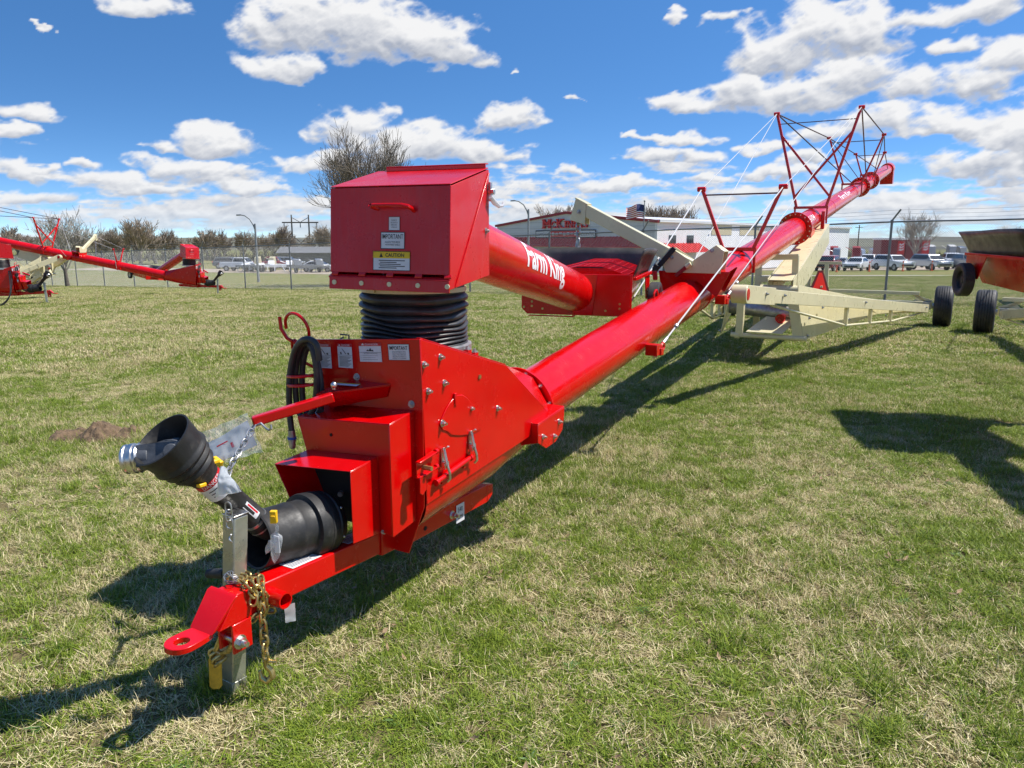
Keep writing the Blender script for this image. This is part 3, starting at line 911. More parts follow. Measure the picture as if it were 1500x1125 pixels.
# ---- the intake boot, shields, tongue, drive shaft
def build_boot(root, detail):
    W_ = 0.29
    zt = [(0.0, 1.333), (0.383, 1.216), (0.723, 1.113)]
    b = MB()
    # side sheets, top sheets, round trough under them
    for s_ in (1, -1):
        top = [(s_ * W_, t, z - (.045 if s_ < 0 else 0)) for t, z in zt]
        low = [(s_ * W_, 1.207, 0.762), (s_ * W_, 0.976, 0.666), (s_ * W_, 0.02, 0.568)]
        b.prism(top + low, (-s_ * 0.005, 0, 0))
        f0 = Vector((s_ * W_, 0.723, 1.113 - (.045 if s_ < 0 else 0))); f1 = Vector((s_ * W_, 1.207, 0.762)); f2 = axis(1.34, s_ * 0.13, 0.205); f3 = axis(1.34, s_ * 0.235, 0.02)
        f4 = axis(1.34, s_ * 0.20, -0.14); f5 = Vector((s_ * W_, 0.976, 0.666))
        b.add([f0, f1, f2, f3, f4, f5], [(0, 1, 2), (1, 3, 2), (1, 5, 4, 3)])
    b.add([(-W_, 0.30, 1.197), (W_, 0.30, 1.242), (W_, 0.723, 1.113), (-W_, 0.723, 1.068), axis(1.34, -0.13, 0.205), axis(1.34, 0.13, 0.205)], [(3, 2, 5, 4)])
    b.build('boot_housing', RED, root, bevel=0.004)
    # top sheet with folded rim
    tp = MB()
    tp.prism([(-W_ + .002, 0.0, 1.282), (W_ - .002, 0.0, 1.330), (W_ - .002, 0.383, 1.213), (-W_ + .002, 0.383, 1.166)], (0, 0, -0.006))
    tp.prism([(-W_ + .002, 0.384, 1.165), (W_ - .002, 0.384, 1.212), (W_ - .002, 0.723, 1.110), (-W_ + .002, 0.723, 1.063)], (0, 0, -0.006))
    for s_ in (1, -1):
        for i in range(2):
            (t0, z0), (t1, z1) = zt[i], zt[i + 1]
            dz_ = .045 if s_ < 0 else 0; tp.bar((s_ * (W_ - .012), t0, z0 + .004 - dz_), (s_ * (W_ - .012), t1, z1 + .004 - dz_), 0.022, 0.005)
    tp.build('top_plate', RED, root, bevel=0.002)
    # trough bottom
    tr = MB(); n = 20; vs = []
    for t in (0.02, 0.35, 0.7, 1.0, 1.34):
        k = min(1, max(0, (t - 0.7) / 0.64)); hw = 0.285 * (1 - k) + 0.21 * k
        zc = 0.566 + SLOPE * t if t < 0.976 else 0.566 + SLOPE * t
        dep = (0.20 + 0.05 * t) * (1 - k) + 0.21 * k
        c = Vector((0, t, zc)) if t < 1.3 else axis(t)
        for i in range(n + 1):
            a_ = math.pi * (1 + i / n)
            vs.append(c + Vector((math.cos(a_) * hw, 0, math.sin(a_) * dep)))
    tr.add(vs, [(j * (n + 1) + i, j * (n + 1) + i + 1, (j + 1) * (n + 1) + i + 1, (j + 1) * (n + 1) + i) for j in range(4) for i in range(n)])
    tr.build('trough_bottom', RED, root)
    # front panel carrying the warning labels (slightly rolled with the machine)
    fp = MB()
    TL = onT(455, 497, 0)
    fp.prism([(TL.x, 0, TL.z), (0.289, 0, 1.334), (0.297, 0, 1.10), (0.293, 0, 0.566), (0.196, 0, 0.32), (-0.10, 0, 0.32), (-0.25, 0, 0.56), (-0.33, 0, 1.02)], (0, -0.006, 0))
    fp.bar((TL.x, 0.008, TL.z - .004), (0.289, 0.008, 1.334 - .004), 0.022, 0.006)
    fp.build('front_panel', RED, root, bevel=0.002)
    if detail >= 2:
        labs = [((464, 503), (484, 504), (490, 541), 'D'), ((494, 503), (515, 504), (522, 541), 'D'), ((525, 502), (558, 502), (563, 534), 'F'), ((568, 504), (599, 504), (603, 531), 'I')]
        for (u0, v0), (u1, v1), (u2, v2), kind in labs:
            A = onT(u0, v0, -0.0065); B = onT(u1, v1, -0.0065); D = onT(u2, v2, -0.0065)
            ex = (B - A).normalized(); wd = (B - A).length; ht = abs(D.z - A.z)
            st = Sticker(A, ex, Vector((-ex.z, 0, ex.x)), wd, ht)
            if kind == 'I':
                st.frame(1, .015); st.text('IMPORTANT', .07, .36, .24, 1, .86, offset=.01)
                for i, q in enumerate(('DISCONNECT PTO', 'SHAFT FROM TRACTOR', 'BEFORE MOVING TO', 'PREVENT PTO DAMAGE')): st.text(q, .2, .52 + .13 * i, .075, 1, .64)
            else:
                st.rect(0, 0, 1, .17 if kind == 'F' else .12, 2); st.poly([(.12, .13), (.2, .02), (.27, .13)] if kind == 'F' else [(.08, .09), (.16, .02), (.23, .09)], 0)
                st.text('DANGER', .30, .14 if kind == 'F' else .095, .1 if kind == 'F' else .075, 0, .58)
                if kind == 'F':
                    st.frame(2, .012)
                    st.poly([(.33, .42), (.40, .34), (.45, .40), (.52, .26), (.56, .38), (.63, .36), (.66, .44)], 1)
                    st.rect(.02, .49, .98, .505, 1); st.text('ROTATING AUGER HAZARD', .22, .58, .055, 1, .6)
                    for i in range(3):
                        st.rect(.08, .66 + .10 * i, .10, .675 + .1 * i, 1); st.rect(.14, .66 + .1 * i, .82 - .1 * (i % 2), .672 + .1 * i, 1)
                else:
                    st.rect(.02, .47, .98, .48, 1)
                    st.poly([(.30, .20), (.34, .20), (.62, .43), (.56, .43)], 1); st.poly([(.18, .36), (.26, .33), (.3, .44), (.2, .44)], 1); st.poly([(.68, .37), (.78, .36), (.82, .44), (.7, .44)], 1)
                    for i in range(9): st.rect(.1, .53 + .048 * i, .92 - .22 * ((i * 7) % 3) / 2, .548 + .048 * i, 1)
            st.done(root)
    if detail == 1:
        for x0_ in (-.34, -.19, -.03, .13):
            st = Sticker((x0_, -.0065, 1.27 + .04 * (x0_ + .34)), (1, 0, 0), (0, 0, 1), .11, .14); st.rect(0, 0, 1, .2, 2); st.done(root)
    # bolts on the right side and on the panel
    if detail >= 2:
        for (u, v) in ((621, 534), (645, 523), (627, 573), (651, 561), (689, 598), (729, 598)):
            hexbolt(q := MB(), onL(u, v, 0.29), (1, 0, 0), 0.011, 0.011); q.build('bolt', STEEL, root, smooth=False)
        q = MB(); c = onL(702, 552, 0.29); q.cyl(c, c + Vector((0.006, 0, 0)), 0.012, n=6); q.build('bolt', BRASS, root, smooth=False)
        for (u, v) in ((523, 552), (603, 592), (486, 597)):
            c = onT(u, v, -0.006); hexbolt(q := MB(), c, (0, -1, 0), 0.012, 0.008); q.build('bolt', GALV, root, smooth=False)
        # rounded inspection cover
        pl = [(645, 626), (646, 613), (652, 600), (658, 590), (664, 583), (669, 579), (676, 578), (683, 582), (690, 591), (699, 603), (706, 616), (704, 628), (690, 636), (672, 638), (660, 637), (655, 632), (648, 630)]
        q = MB(); q.prism([onL(u, v, 0.291) for u, v in pl], (0.005, 0, 0))
        q.build('inspection_cover', RED, root, bevel=0.003)
        c = onL(667, 585, 0.297); q = MB(); q.box(c, (0.012, 0.018, 0.06)); q.build('cover_tab', RED, root, bevel=0.003)
        c = onL(648, 620, 0.296); hexbolt(q := MB(), c, (1, 0, 0), 0.012, 0.012); q.build('bolt', STEEL, root, smooth=False)
    # clean-out door: rod and two toggle latches
    q = MB(); p0 = onL(640, 706, 0.305); p1 = onL(688, 671, 0.305)
    q.cyl(p0, p1, 0.013, n=14); q.cyl(p0 - Vector((0, .01, .002)), p0 + Vector((0, .004, 0)), 0.017, n=14); q.cyl(p1, p1 + Vector((0, .014, .002)), 0.017, n=14)
    for f_ in (0.2, 0.85): q.box(p0.lerp(p1, f_) + Vector((-0.008, 0, -.018)), (0.014, 0.02, 0.03))
    q.build('door_rod', RED, root)
    if detail >= 2:
        for (u, v) in ((648, 678), (688, 652)):
            c = onL(u, v, 0.292); q = MB()
            q.box(c + Vector((0.004, 0, 0.035)), (0.006, 0.026, 0.075))                        # lever plate
            q.bar(c + Vector((0.010, -.002, 0.075)), c + Vector((0.030, -0.004, -0.005)), 0.018, 0.005, (1, 0, 0))
            q.box(c + Vector((0.016, -.012, -.008)), (0.022, 0.006, 0.034)); q.box(c + Vector((0.016, .012, -.008)), (0.022, 0.006, 0.034))
            q.cyl(c + Vector((0.02, -.018, -.004)), c + Vector((0.02, .018, -.004)), 0.006, n=8)
            hook = [c + Vector((0.024, .006, -.01)), c + Vector((0.034, .010, -.045)), c + Vector((0.034, .012, -.075)), c + Vector((0.020, .012, -.090))]
            q.tube(hook, 0.0065, 8)
            q.tube([c + Vector((0.012, .0, .07)), c + Vector((0.030, .004, .082)), c + Vector((0.034, .008, .080))], 0.004, 8)
            q.build('toggle_latch', STEEL, root)
        # hinged bracket on the corner
        c = onL(618, 684, 0.30); q = MB()
        q.prism([c + Vector((0, -.045, -.035)), c + Vector((0, .035, -.035)), c + Vector((0, .035, .045)), c + Vector((0, -.045, .035))], (0.006, 0, 0))
        for dz in (-.03, .042):
            q.bar(c + Vector((0.012, -.045, dz - .01)), c + Vector((0.012, .085, dz + .008)), 0.026, 0.008)
            q.cyl(c + Vector((0.012, .085, dz + .008)), c + Vector((0.012, .10, dz + .010)), 0.013, n=12)
        q.prism([c + Vector((0.02, -.045, -.03)), c + Vector((0.02, -.005, -.03)), c + Vector((0.02, .0, -.10)), c + Vector((0.02, -.03, -.12)), c + Vector((0.02, -.05, -.105))], (0.005, 0, 0))
        q.build('corner_bracket', RED, root, bevel=0.002)
        q = MB(); q.cyl(c + Vector((0.0, 0, .0)), c + Vector((0.055, .0, .0)), 0.011, n=6); q.build('bracket_bolt', BRASS, root)
    # tube flange and lug at the end of the boot
    q = MB(); q.lathe([(-.008, 0.10), (-.008, 0.252), (.008, 0.252), (.008, 0.10)], axis(1.36), AX, 56); q.lathe([(.009, 0.10), (.009, 0.246), (.020, 0.246), (.020, 0.10)], axis(1.36), AX, 56)
    q.build('boot_flange', RED, root, bevel=0.002)
    if detail >= 2:
        for i in range(12):
            a_ = 2 * math.pi * (i + .4) / 12; hexbolt(q := MB(), axis(1.352) + RX * math.cos(a_) * 0.228 + UN * math.sin(a_) * 0.228, -AX, 0.010, 0.010); q.build('bolt', STEEL, root, smooth=False)
    q = MB()
    P = [onL(772, 624, 0.30), onL(781, 606, 0.30), onL(812, 609, 0.30), onL(812, 619, 0.30)]
    q.prism([(0.22, 1.0, 0.735), (0.335, 1.0, 0.735), (0.335, 1.33, 0.775), (0.22, 1.33, 0.775)], (0, 0, 0.008))
    q.prism([(0.329, 1.0, 0.735), (0.329, 1.33, 0.775), (0.329, 1.33, 0.73), (0.329, 1.31, 0.64), (0.329, 1.22, 0.585), (0.329, 1.10, 0.575), (0.329, 1.0, 0.63)], (0.006, 0, 0))
    q.prism([(0.22, 0.999, 0.735), (0.334, 0.999, 0.735), (0.334, 0.999, 0.63), (0.22, 0.999, 0.60)], (0, 0.006, 0))
    q.build('tube_saddle', RED, root, bevel=0.003)
    if detail >= 2:
        for p in ((0.336, 1.26, 0.70), (0.336, 1.20, 0.625), (0.336, 1.06, 0.655)):
            hexbolt(q := MB(), p, (1, 0, 0), 0.011, 0.011); q.build('bolt', STEEL, root, smooth=False)
    # gearbox shield and drive shaft shield: open-bottomed sheet boxes
    def shield(name, l0, l1, l0b, t0, t1, zt0, zt1, zb0, zb1, open_front, zleft=None):
        s = MB(); th = 0.004
        zl = zleft if zleft is not None else zt0 - .035
        A = [Vector((l0, t0, zl)), Vector((l1, t0, zt0)), Vector((l1, t1, zt1)), Vector((l0 + .03, t1, zt1 - .03))]
        s.prism(A, (0, 0, -th))
        s.prism([(l1, t0, zt0 - th), (l1, t1, zt1 - th), (l1, t1, zb1), (l1, t0, zb0)], (-th, 0, 0))
        s.prism([(l0, t0, zl - th), (l0 + .03, t1, zt1 - .03 - th), (l0b + .03, t1, zb1 + .05), (l0b, t0, zb0 + .05)], (th, 0, 0))
        if not open_front:
            s.prism([(l0 + th, t0 + .0005, zl - th - .0005), (l1 - th - .0005, t0 + .0005, zt0 - th - .0005), (l1 - th - .0005, t0 + .0005, zb0 + .004), (l0b + th, t0 + .0005, zb0 + .05)], (0, th, 0))
        return s.build(name, RED, root, bevel=0.003)
    shield('gearbox_shield', -0.30, 0.25, -0.17, -0.178, -0.007, 0.986, 1.012, 0.472, 0.498, False, 0.952)
    shield('shaft_shield', -0.272, 0.18, -0.14, -0.353, -0.18, 0.813, 0.832, 0.492, 0.48, True, 0.775)
    q = MB(); q.prism([(-.235, -.1805, .775), (.172, -.1805, .80), (.172, -.1805, .50), (-.15, -.1805, .50)], (0, -.004, 0)); q.build('shield_shade_sheet', DARK, root)  # near-black sheet stands in for the deep shade inside the shaft shield
    if detail >= 2:
        c = onT(485, 637, -0.1785); q = MB(); q.cyl(c, c + Vector((0, -.002, 0)), 0.008, n=14); q.build('shield_hole', DARK, root)
        c = Vector((0.19, -0.168, 0.487)); hexbolt(q := MB(), c, (0.3, -1, 0), 0.010, 0.008); q.build('bolt', GALV, root, smooth=False)
        q = MB(); c = onT(500, 722, -0.20); q.cyl(c, c + Vector((0.01, -.02, 0)), 0.012, n=8); q.build('bolt', GALV, root, smooth=False)


def build_tongue(root, detail):
    TS = Vector((0.06, 0.0, 0.030))
    q = MB()
    q.bar((0.0, -0.86, 0.395), (0.0, -0.10, 0.360), 0.105, 0.105)
    tg = q.build('tongue', RED, root, bevel=0.006); tg.location = TS
    q = MB()
    q.bar((0.0, -0.105, 0.362), (0.0, 0.16, 0.352), 0.125, 0.125)
    q.build('tongue_sleeve', RED, root, bevel=0.005).location = TS
    q = MB()
    q.bar((0.035, 0.02, 0.335), (0.035, 0.80, 0.325), 0.05, 0.105)
    q.prism([(0.061, 0.80, 0.378), (0.061, 0.86, 0.365), (0.061, 0.86, 0.305), (0.061, 0.80, 0.272)], (-.05, 0, 0))
    q.prism([(0.03, 0.0, 0.33), (0.03, 0.55, 0.385), (0.03, 0.80, 0.40), (0.03, 0.78, 0.56), (0.03, 0.0, 0.44)], (-.01, 0, 0))
    q.build('rear_rail', RED, root, bevel=0.004).location = TS
    if detail >= 2:
        st = Sticker(onL(668, 741, 0.1225), (0, 1, 0), (0, 0, 1), 0.075, 0.10)
        st.text('540', .18, .42, .26, 1, .6); st.text('RPM', .18, .82, .22, 1, .6); st.done(root)
        c = onL(662, 754, 0.1205); hexbolt(q := MB(), c, (1, 0, 0), 0.016, 0.022); q.build('bolt', STEEL, root, smooth=False)
        c = onL(623, 774, 0.1205); q = MB(); q.cyl(c, c + Vector((.002, 0, 0)), 0.012, n=14); q.build('rail_hole', DARK, root)
        # stickers along the top of the tongue
        for (t0, t1) in ((-0.62, -0.46), (-0.30, -0.14)):
            z0 = 0.395 + (t0 + .86) * (-.035 / .76) + .0535; z1 = 0.395 + (t1 + .86) * (-.035 / .76) + .0535
            A = Vector((-0.045, t0, z0)); B = Vector((-0.045, t1, z1))
            st = Sticker(B + Vector((0, 0, .0005)), (B - A) * -1, (1, 0, 0), (B - A).length, 0.085)
            st = Sticker(A, (B - A), (-1, 0, 0), (B - A).length, 0.085) if False else st
            st.c = A + Vector((0.002, 0, .0015)); st.ex = (B - A).normalized(); st.ey = Vector((-1, 0, 0)); st.n = Vector((0, 0, 1)); st.mb = MB(); st.rect(0, 0, 1, 1, 0, 0)
            st.text('CAUTION', .05, .30, .18, 1, .4)
            for i in range(4): st.rect(.06, .40 + .12 * i, .9 - .15 * (i % 2), .44 + .12 * i, 1)
            st.done(root, 'tongue_label').location = TS
    # hitch: sloped plate and eye
    q = MB()
    q.prism([(0.052, -0.90, 0.452), (0.052, -0.84, 0.45), (0.052, -0.84, 0.343), (0.052, -0.985, 0.343)], (-.104, 0, 0))
    q.prism([(0.075, -0.91, 0.462), (-0.075, -0.91, 0.462), (-0.06, -1.005, 0.356), (0.06, -1.005, 0.356)], (0, -0.020, -0.006))
    # flat eye with a through hole
    outer = []; inner = []; n = 28; cx, cy, ro, ri = 0.0, -1.10, 0.058, 0.026
    for i in range(n):
        a_ = 2 * math.pi * i / n; x, y = math.cos(a_), math.sin(a_)
        ox, oy = cx + ro * x, cy + ro * y
        if y > 0.0:
            f_ = min(1.0, y * 1.0); ox = cx + (0.058 if x >= 0 else -0.058) * (abs(x) ** 0.4); oy = cy + f_ * 0.105
        outer.append((ox, oy)); inner.append((cx + ri * x, cy + ri * y))
    zb, ztp = 0.330, 0.352
    vs = [(x, y, ztp) for x, y in outer] + [(x, y, ztp) for x, y in inner] + [(x, y, zb) for x, y in outer] + [(x, y, zb) for x, y in inner]
    fs = []
    for i in range(n):
        j = (i + 1) % n
        fs += [(i, j, n + j, n + i), (2 * n + j, 2 * n + i, 3 * n + i, 3 * n + j), (i, 2 * n + i, 2 * n + j, j), (n + j, 3 * n + j, 3 * n + i, n + i)]
    q.add(vs, fs)
    q.build('hitch_eye', RED, tg, bevel=0.0025)
    # lug below with shackle bolt, cross pipe
    q = MB(); q.box((0.050, -0.890, 0.285), (0.012, 0.085, 0.115)); q.box((-0.025, -0.890, 0.285), (0.012, 0.085, 0.115))
    q.build('hitch_lug', RED, tg, bevel=0.003)
    q = MB(); q.cyl((-.04, -.905, .268), (.058, -.905, .268), 0.013, n=16); hexbolt(q, (.056, -.905, .268), (1, 0, 0), 0.019, 0.020); q.build('lug_bolt', STEEL, tg, smooth=False)
    q = MB(); q.lathe([(0.0, .032), (.085, .032), (.085, .026), (.004, .026), (.004, .001)], (0.052, -.750, .384), (1, 0, 0), 24); q.build('jack_pipe', RED, tg)
    # jack: square galvanised tube with crank
    q = MB()
    q.bar((-.042, -.832, -.03), (.004, -.795, .738), 0.066, 0.066, (0, 1, 0)); jk = q.build('jack', JACK, root, bevel=0.006)
    q = MB(); q.bar((-.0425, -.832, -.06), (-.0365, -.8275, .062), 0.0705, 0.0705, (0, 1, 0)); q.build('jack_foot', JACK, jk, bevel=0.003)
    q = MB(); q.box((.0045, -.7948, .7415), (0.070, 0.070, 0.006)); q.build('jack_cap', STEEL, jk, bevel=0.002)
    q = MB(); q.cyl((-.075, -.80, .48), (-.165, -.81, .462), 0.021, 0.018, n=16); q.cyl((-.03, -.80, .485), (-.075, -.80, .48), 0.009, n=10); q.build('crank_grip', PLASTIC, jk)
    if detail >= 2:
        q = MB()
        for i in range(5):
            rg = random.Random(i); c = Vector((0.015, -.80, .49)); pts = []
            for k in range(16):
                a_ = 2 * math.pi * k / 16; rr = 0.026 + 0.006 * rg.random()
                pts.append(c + Vector((math.cos(a_) * rr + .01 * i - .02, -.035 - .006 * i + 0.012 * math.sin(a_ * 2 + i), math.sin(a_) * rr * 0.7 + .006 * i)))
            q.tube(pts, 0.0022, 6, closed=True)
        q.build('wire_tie', GALV, jk)


def build_shaft(root, detail):
    """drive shaft: bell guard on the boot side, angled telescoping guard, outer cone with the tractor yoke"""
    A0, A1 = Vector((-0.008, -0.285, 0.540)), Vector((-0.045, -0.655, 0.574))
    dA = (A1 - A0).normalized()
    ps = MB()
    ps.lathe([(0.0, .085), (0.012, .118), (.045, .134), (.055, .140), (.062, .136), (.070, .142), (.150, .146), (.162, .143), (.165, .124), (.175, .121), (.225, .122), (.232, .124), (.240, .121), (.385, .117), (.392, .119), (.398, .115), (.392, .107), (.20, .11), (.02, .085)], A0, dA, 56)
    sh = ps.build('shaft_guard_bell', PLASTIC, root, angle=40)
    ps = MB(); ps.lathe([(.100, .1455), (.106, .1455), (.106, .142), (.100, .142)], A0, dA, 48, closed=True)
    ps.build('guard_seam', PLASTIC, sh)
    if detail >= 2:
        x, y, _ = basis(dA)
        for a_ in (-0.7, 0.3, 1.3):
            c = A0 + dA * 0.035 + (x * math.cos(a_) - y * math.sin(a_)) * .129
            q = MB(); q.sphere(c, 0.007, 10); q.build('guard_screw', STEEL, sh)
    J = A0.lerp(A1, 0.80)
    E = Vector((-0.105, -0.972, 1.036))                # centre of the outer cone's mouth
    d = (E - J).normalized()
    L_ = (E - J).length
    q = MB(); q.lathe([(0.03, .02), (.03, .040), (.075, .050), (.10, .052), (.115, .052), (.12, .048), (.30, .048), (.305, .051), (.385, .052), (.39, .054), (.40, .056), (.41, .054), (.43, .058), (L_ - .155, .064)], J, d, 32)
    tube = q.build('shaft_tube', PLASTIC, root, angle=40)
    q = MB(); q.lathe([(.118, .0505), (.13, .0505), (.13, .0475)], J, d, 32); q.lathe([(.085, .0535), (.092, .0535)], J, d, 32); q.build('tube_band', GALV, tube)
    # outer cone with bellows ribs
    m0 = L_ - 0.165
    pr = [(m0 - .02, .056), (m0, .066), (m0 + .02, .075)]
    for i in range(3):
        b_ = m0 + .022 + i * .034; rr = .078 + i * .0118
        pr += [(b_, rr), (b_ + .012, rr + .008), (b_ + .024, rr + .006), (b_ + .030, rr + .003)]
    pr += [(L_ - .040, .105), (L_ + .024, .113), (L_ + .034, .115), (L_ + .035, .109), (L_ + .02, .105), (L_ - .05, .094), (m0 + .05, .07), (m0 + .01, .03)]
    q = MB(); q.lathe(pr, J, d, 48); q.build('shaft_guard_cone', PLASTIC, root, angle=40)
    # universal joint: inner yoke, cross, outer yoke, splined collar aimed at the tractor
    Y0 = E - d * 0.05
    tip = Vector((-0.235, -1.035, 0.981)); dy = (tip - Y0).normalized()
    vw = ((Vector((0, 0, CAM_H)) - ORG0)); vw = Vector((vw.dot(_r), vw.dot(_a), CAM_H)) - Y0; vw = (vw + Vector((0, 0, .5))).normalized()
    x = dy.cross(vw).normalized(); z = x.cross(dy).normalized()
    if z.dot(vw) < 0: z = -z
    q = MB(); q.cyl(J + d * (L_ - .16), Y0 - d * .03, 0.035, n=20)
    for s_ in (1, -1):
        side = d.cross(z).normalized() * s_
        q.bar(Y0 - d * .07 + side * .036, Y0 + d * .02 + side * .040, 0.05, 0.018, side)
    q.build('inner_yoke', CAST, root, bevel=0.004)
    q = MB(); q.cyl(Y0 - z * .062, Y0 + z * .062, 0.02, n=16); q.cyl(Y0 - x * .055, Y0 + x * .055, 0.02, n=16); q.box(Y0, (.045, .045, .045)); q.build('joint_cross', CAST, root, bevel=0.004)
    q = MB()
    Lf = (tip - Y0).length
    for s_ in (1, -1):
        zz = z * s_; p = []
        pts = [(-.038, .022), (-.026, .036), (-.006, .043), (.02, .044), (.06, .041), (Lf - .035, .040), (Lf - .035, -.040), (.06, -.041), (.02, -.044), (-.006, -.043), (-.026, -.036), (-.038, -.022)]
        q.prism([Y0 + dy * a_ + x * b_ + zz * (.046 if a_ < .05 else .026) for a_, b_ in pts], zz * .018)
        q.cyl(Y0 + zz * .062, Y0 + zz * .068, 0.027, n=24)
    q.cyl(Y0 + dy * (Lf - .075), Y0 + dy * (Lf - .03), 0.046, 0.050, n=28)
    q.build('outer_yoke', CAST, root, bevel=0.005)
    q = MB(); q.lathe([(Lf - .040, .02), (Lf - .040, .050), (Lf - .034, .055), (Lf - .028, .050), (Lf - .022, .050), (Lf - .018, .055), (Lf - .004, .055), (Lf, .051), (Lf + .006, .051), (Lf + .010, .054), (Lf + .018, .053), (Lf + .022, .048), (Lf + .022, .028)], Y0, dy, 36)
    q.build('splined_collar', STEEL, root, angle=30)
    q = MB(); q.lathe([(Lf + .0215, .029), (Lf - .01, .026), (Lf - .01, .001)], Y0, dy, 24); q.build('collar_bore', DARK, root)
    if detail >= 2:
        # danger wrap, small mark, yellow catch
        def onsh(s_, a_, rr): return J + d * s_ + (x2 * math.cos(a_) + y2 * math.sin(a_)) * rr
        x2, y2, _ = basis(d)
        cam_l = Vector((-ORG0).dot(_r) if False else ((Vector((0, 0, CAM_H)) - ORG0).dot(_r), (Vector((0, 0, CAM_H)) - ORG0).dot(_a), CAM_H))
        tc_ = cam_l - (J + d * .3); a0 = math.atan2(tc_.dot(y2), tc_.dot(x2))
        def patch(mb, s0, s1, b0, b1, rr, m, k=12):
            vs = []
            for i in range(k + 1):
                for s_ in (s0, s1): vs.append(onsh(s_, a0 + b0 + (b1 - b0) * i / k, rr))
            mb.add(vs, [(2 * i, 2 * i + 1, 2 * i + 3, 2 * i + 2) for i in range(k)], m)
        sl = L_ - .285; q = MB(); patch(q, sl, sl + .093, -1.4, 1.3, .0555, 0); patch(q, sl + .067, sl + .093, -1.4, 1.3, .0559, 2)
        wrapped_text(q, 'DANGER', lambda X_, Y_: onsh(sl + .072 + Y_, a0 - .80 + X_ / .055, .0563), .016, .085, 0, 3)
        for i in range(3): patch(q, sl + .050 - .014 * i, sl + .054 - .014 * i, -.7, .4 + .2 * (i % 2), .0559, 1)
        q.build('danger_wrap', [LABELW, INK, LABELR], tube)
        q = MB(); patch(q, .155, .235, .35, .65, .0488, 0); patch(q, .155, .235, .02, .10, .0488, 0); patch(q, .165, .225, .42, .58, .0492, 1); patch(q, .155, .175, .10, .35, .0488, 0)
        q.build('shaft_mark', [LABELW, LABELR], tube)
        for a_, s_ in ((-0.5, m0 - .012), (1.3, m0 - .005)):
            c = onsh(s_, a0 + a_, .064); q = MB(); q.box(c, (.022, .03, .014)); q.build('guard_catch', YELLOW, tube, bevel=0.003)


def build_arm_hoses(root, detail):
    # shelf and storage arm that carries the drive shaft
    q = MB()
    q.prism([(-0.27, -0.012, 1.062), (-0.11, -0.008, 1.118), (0.12, -0.008, 1.118), (-0.16, -0.19, 1.075)], (0, 0, -0.005))
    q.prism([(-0.27, -0.013, 1.057), (-0.16, -0.19, 1.07), (0.12, -0.012, 1.113), (0.10, -0.012, 1.06), (-0.16, -0.10, 1.00), (-0.25, -0.013, 1.0)], (0, 0, -0.003))
    q.build('arm_shelf', RED, root, bevel=0.002)
    q = MB(); q.bar((-0.040, -0.205, 1.078), (-0.250, -0.475, 0.997), 0.045, 0.042)
    arm = q.build('shaft_arm', RED, root, bevel=0.006)
    ad_ = (Vector((-0.250, -0.475, 0.997)) - Vector((-0.040, -0.205, 1.078))).normalized(); q = MB(); q.bar(Vector((-0.250, -0.475, 0.997)) - ad_ * .001, Vector((-0.250, -0.475, 0.997)) + ad_ * .001, .034, .031); q.build('arm_bore', DARK, arm)
    if detail >= 2:
        st = Sticker(Vector((-0.155, -0.055, 1.1055)), (1, .1, .02), (-.2, 1, .05), 0.13, 0.04); st.rect(0, 0, 1, .25, 3); st.done(root)
        c = onT(489, 564, -.17); q = MB(); q.sphere(c, 0.015, 12); q.cyl(c - Vector((0, 0, .02)), c, .008, n=8); q.build('arm_pin', STEEL, root)
    # coiled red holder with looped hydraulic hoses
    q = MB(); pts = []
    base = Vector((-0.30, -0.10, 1.06))
    for i in range(46):
        a_ = i / 46 * 2 * math.pi * 2.3
        pts.append(base + Vector((math.cos(a_) * .085 - .02, math.sin(a_) * .07, i / 46 * .10)))
    top = [base + Vector((-.07, .02, .14)), base + Vector((-.09, .0, .20)), base + Vector((-.07, -.02, .24))]
    c = base + Vector((-.03, -.02, .295)); loop = []
    for i in range(22):
        a_ = -2.2 + i / 21 * (2 * math.pi * 0.86)
        loop.append(c + Vector((math.cos(a_) * .072, -math.sin(a_) * .02, math.sin(a_) * .072)))
    e0 = loop[-1]
    q.tube(pts + top + loop, 0.0075, 8)
    q.tube([base + Vector((-.13, -.03, .345)), base + Vector((-.125, -.03, .29)), base + Vector((-.10, -.02, .245)), base + Vector((-.05, 0, .215))], 0.0085, 8)
    q.build('hose_holder', RED, root)
    HP = [([(468, 528), (464, 506), (453, 497), (440, 501), (430, 520), (424, 555), (424, 600), (427, 630)], -.155),
          ([(462, 592), (464, 550), (459, 516), (450, 502), (441, 508), (434, 535), (433, 575), (438, 604), (450, 612), (461, 596)], -.125),
          ([(470, 600), (470, 560), (463, 524), (456, 508), (448, 514), (443, 540), (443, 580), (449, 604), (461, 612), (470, 600)], -.10)]
    for k, (px_, tt_) in enumerate(HP):
        q = MB(); fr = [onT(u, v, tt_ - .012 * math.sin(i_ * .8)) for i_, (u, v) in enumerate(px_)]
        path = smooth_path(fr, 6)
        q.tube(path, 0.0145, 12)
        hose = q.build('hydraulic_hose', RUBBER, root)
        if k == 0:
            e = fr[-1]; q = MB(); q.lathe([(0, .017), (.03, .018), (.03, .020), (.055, .020), (.055, .016), (.075, .017), (.09, .013), (.09, .001)], e, (0, 0, -1), 18); q.build('hose_coupler', GALV, hose)
            q = MB(); q.lathe([(.032, .0215), (.044, .0215)], e, (0, 0, -1), 18); q.build('dust_ring', BLUE, hose)


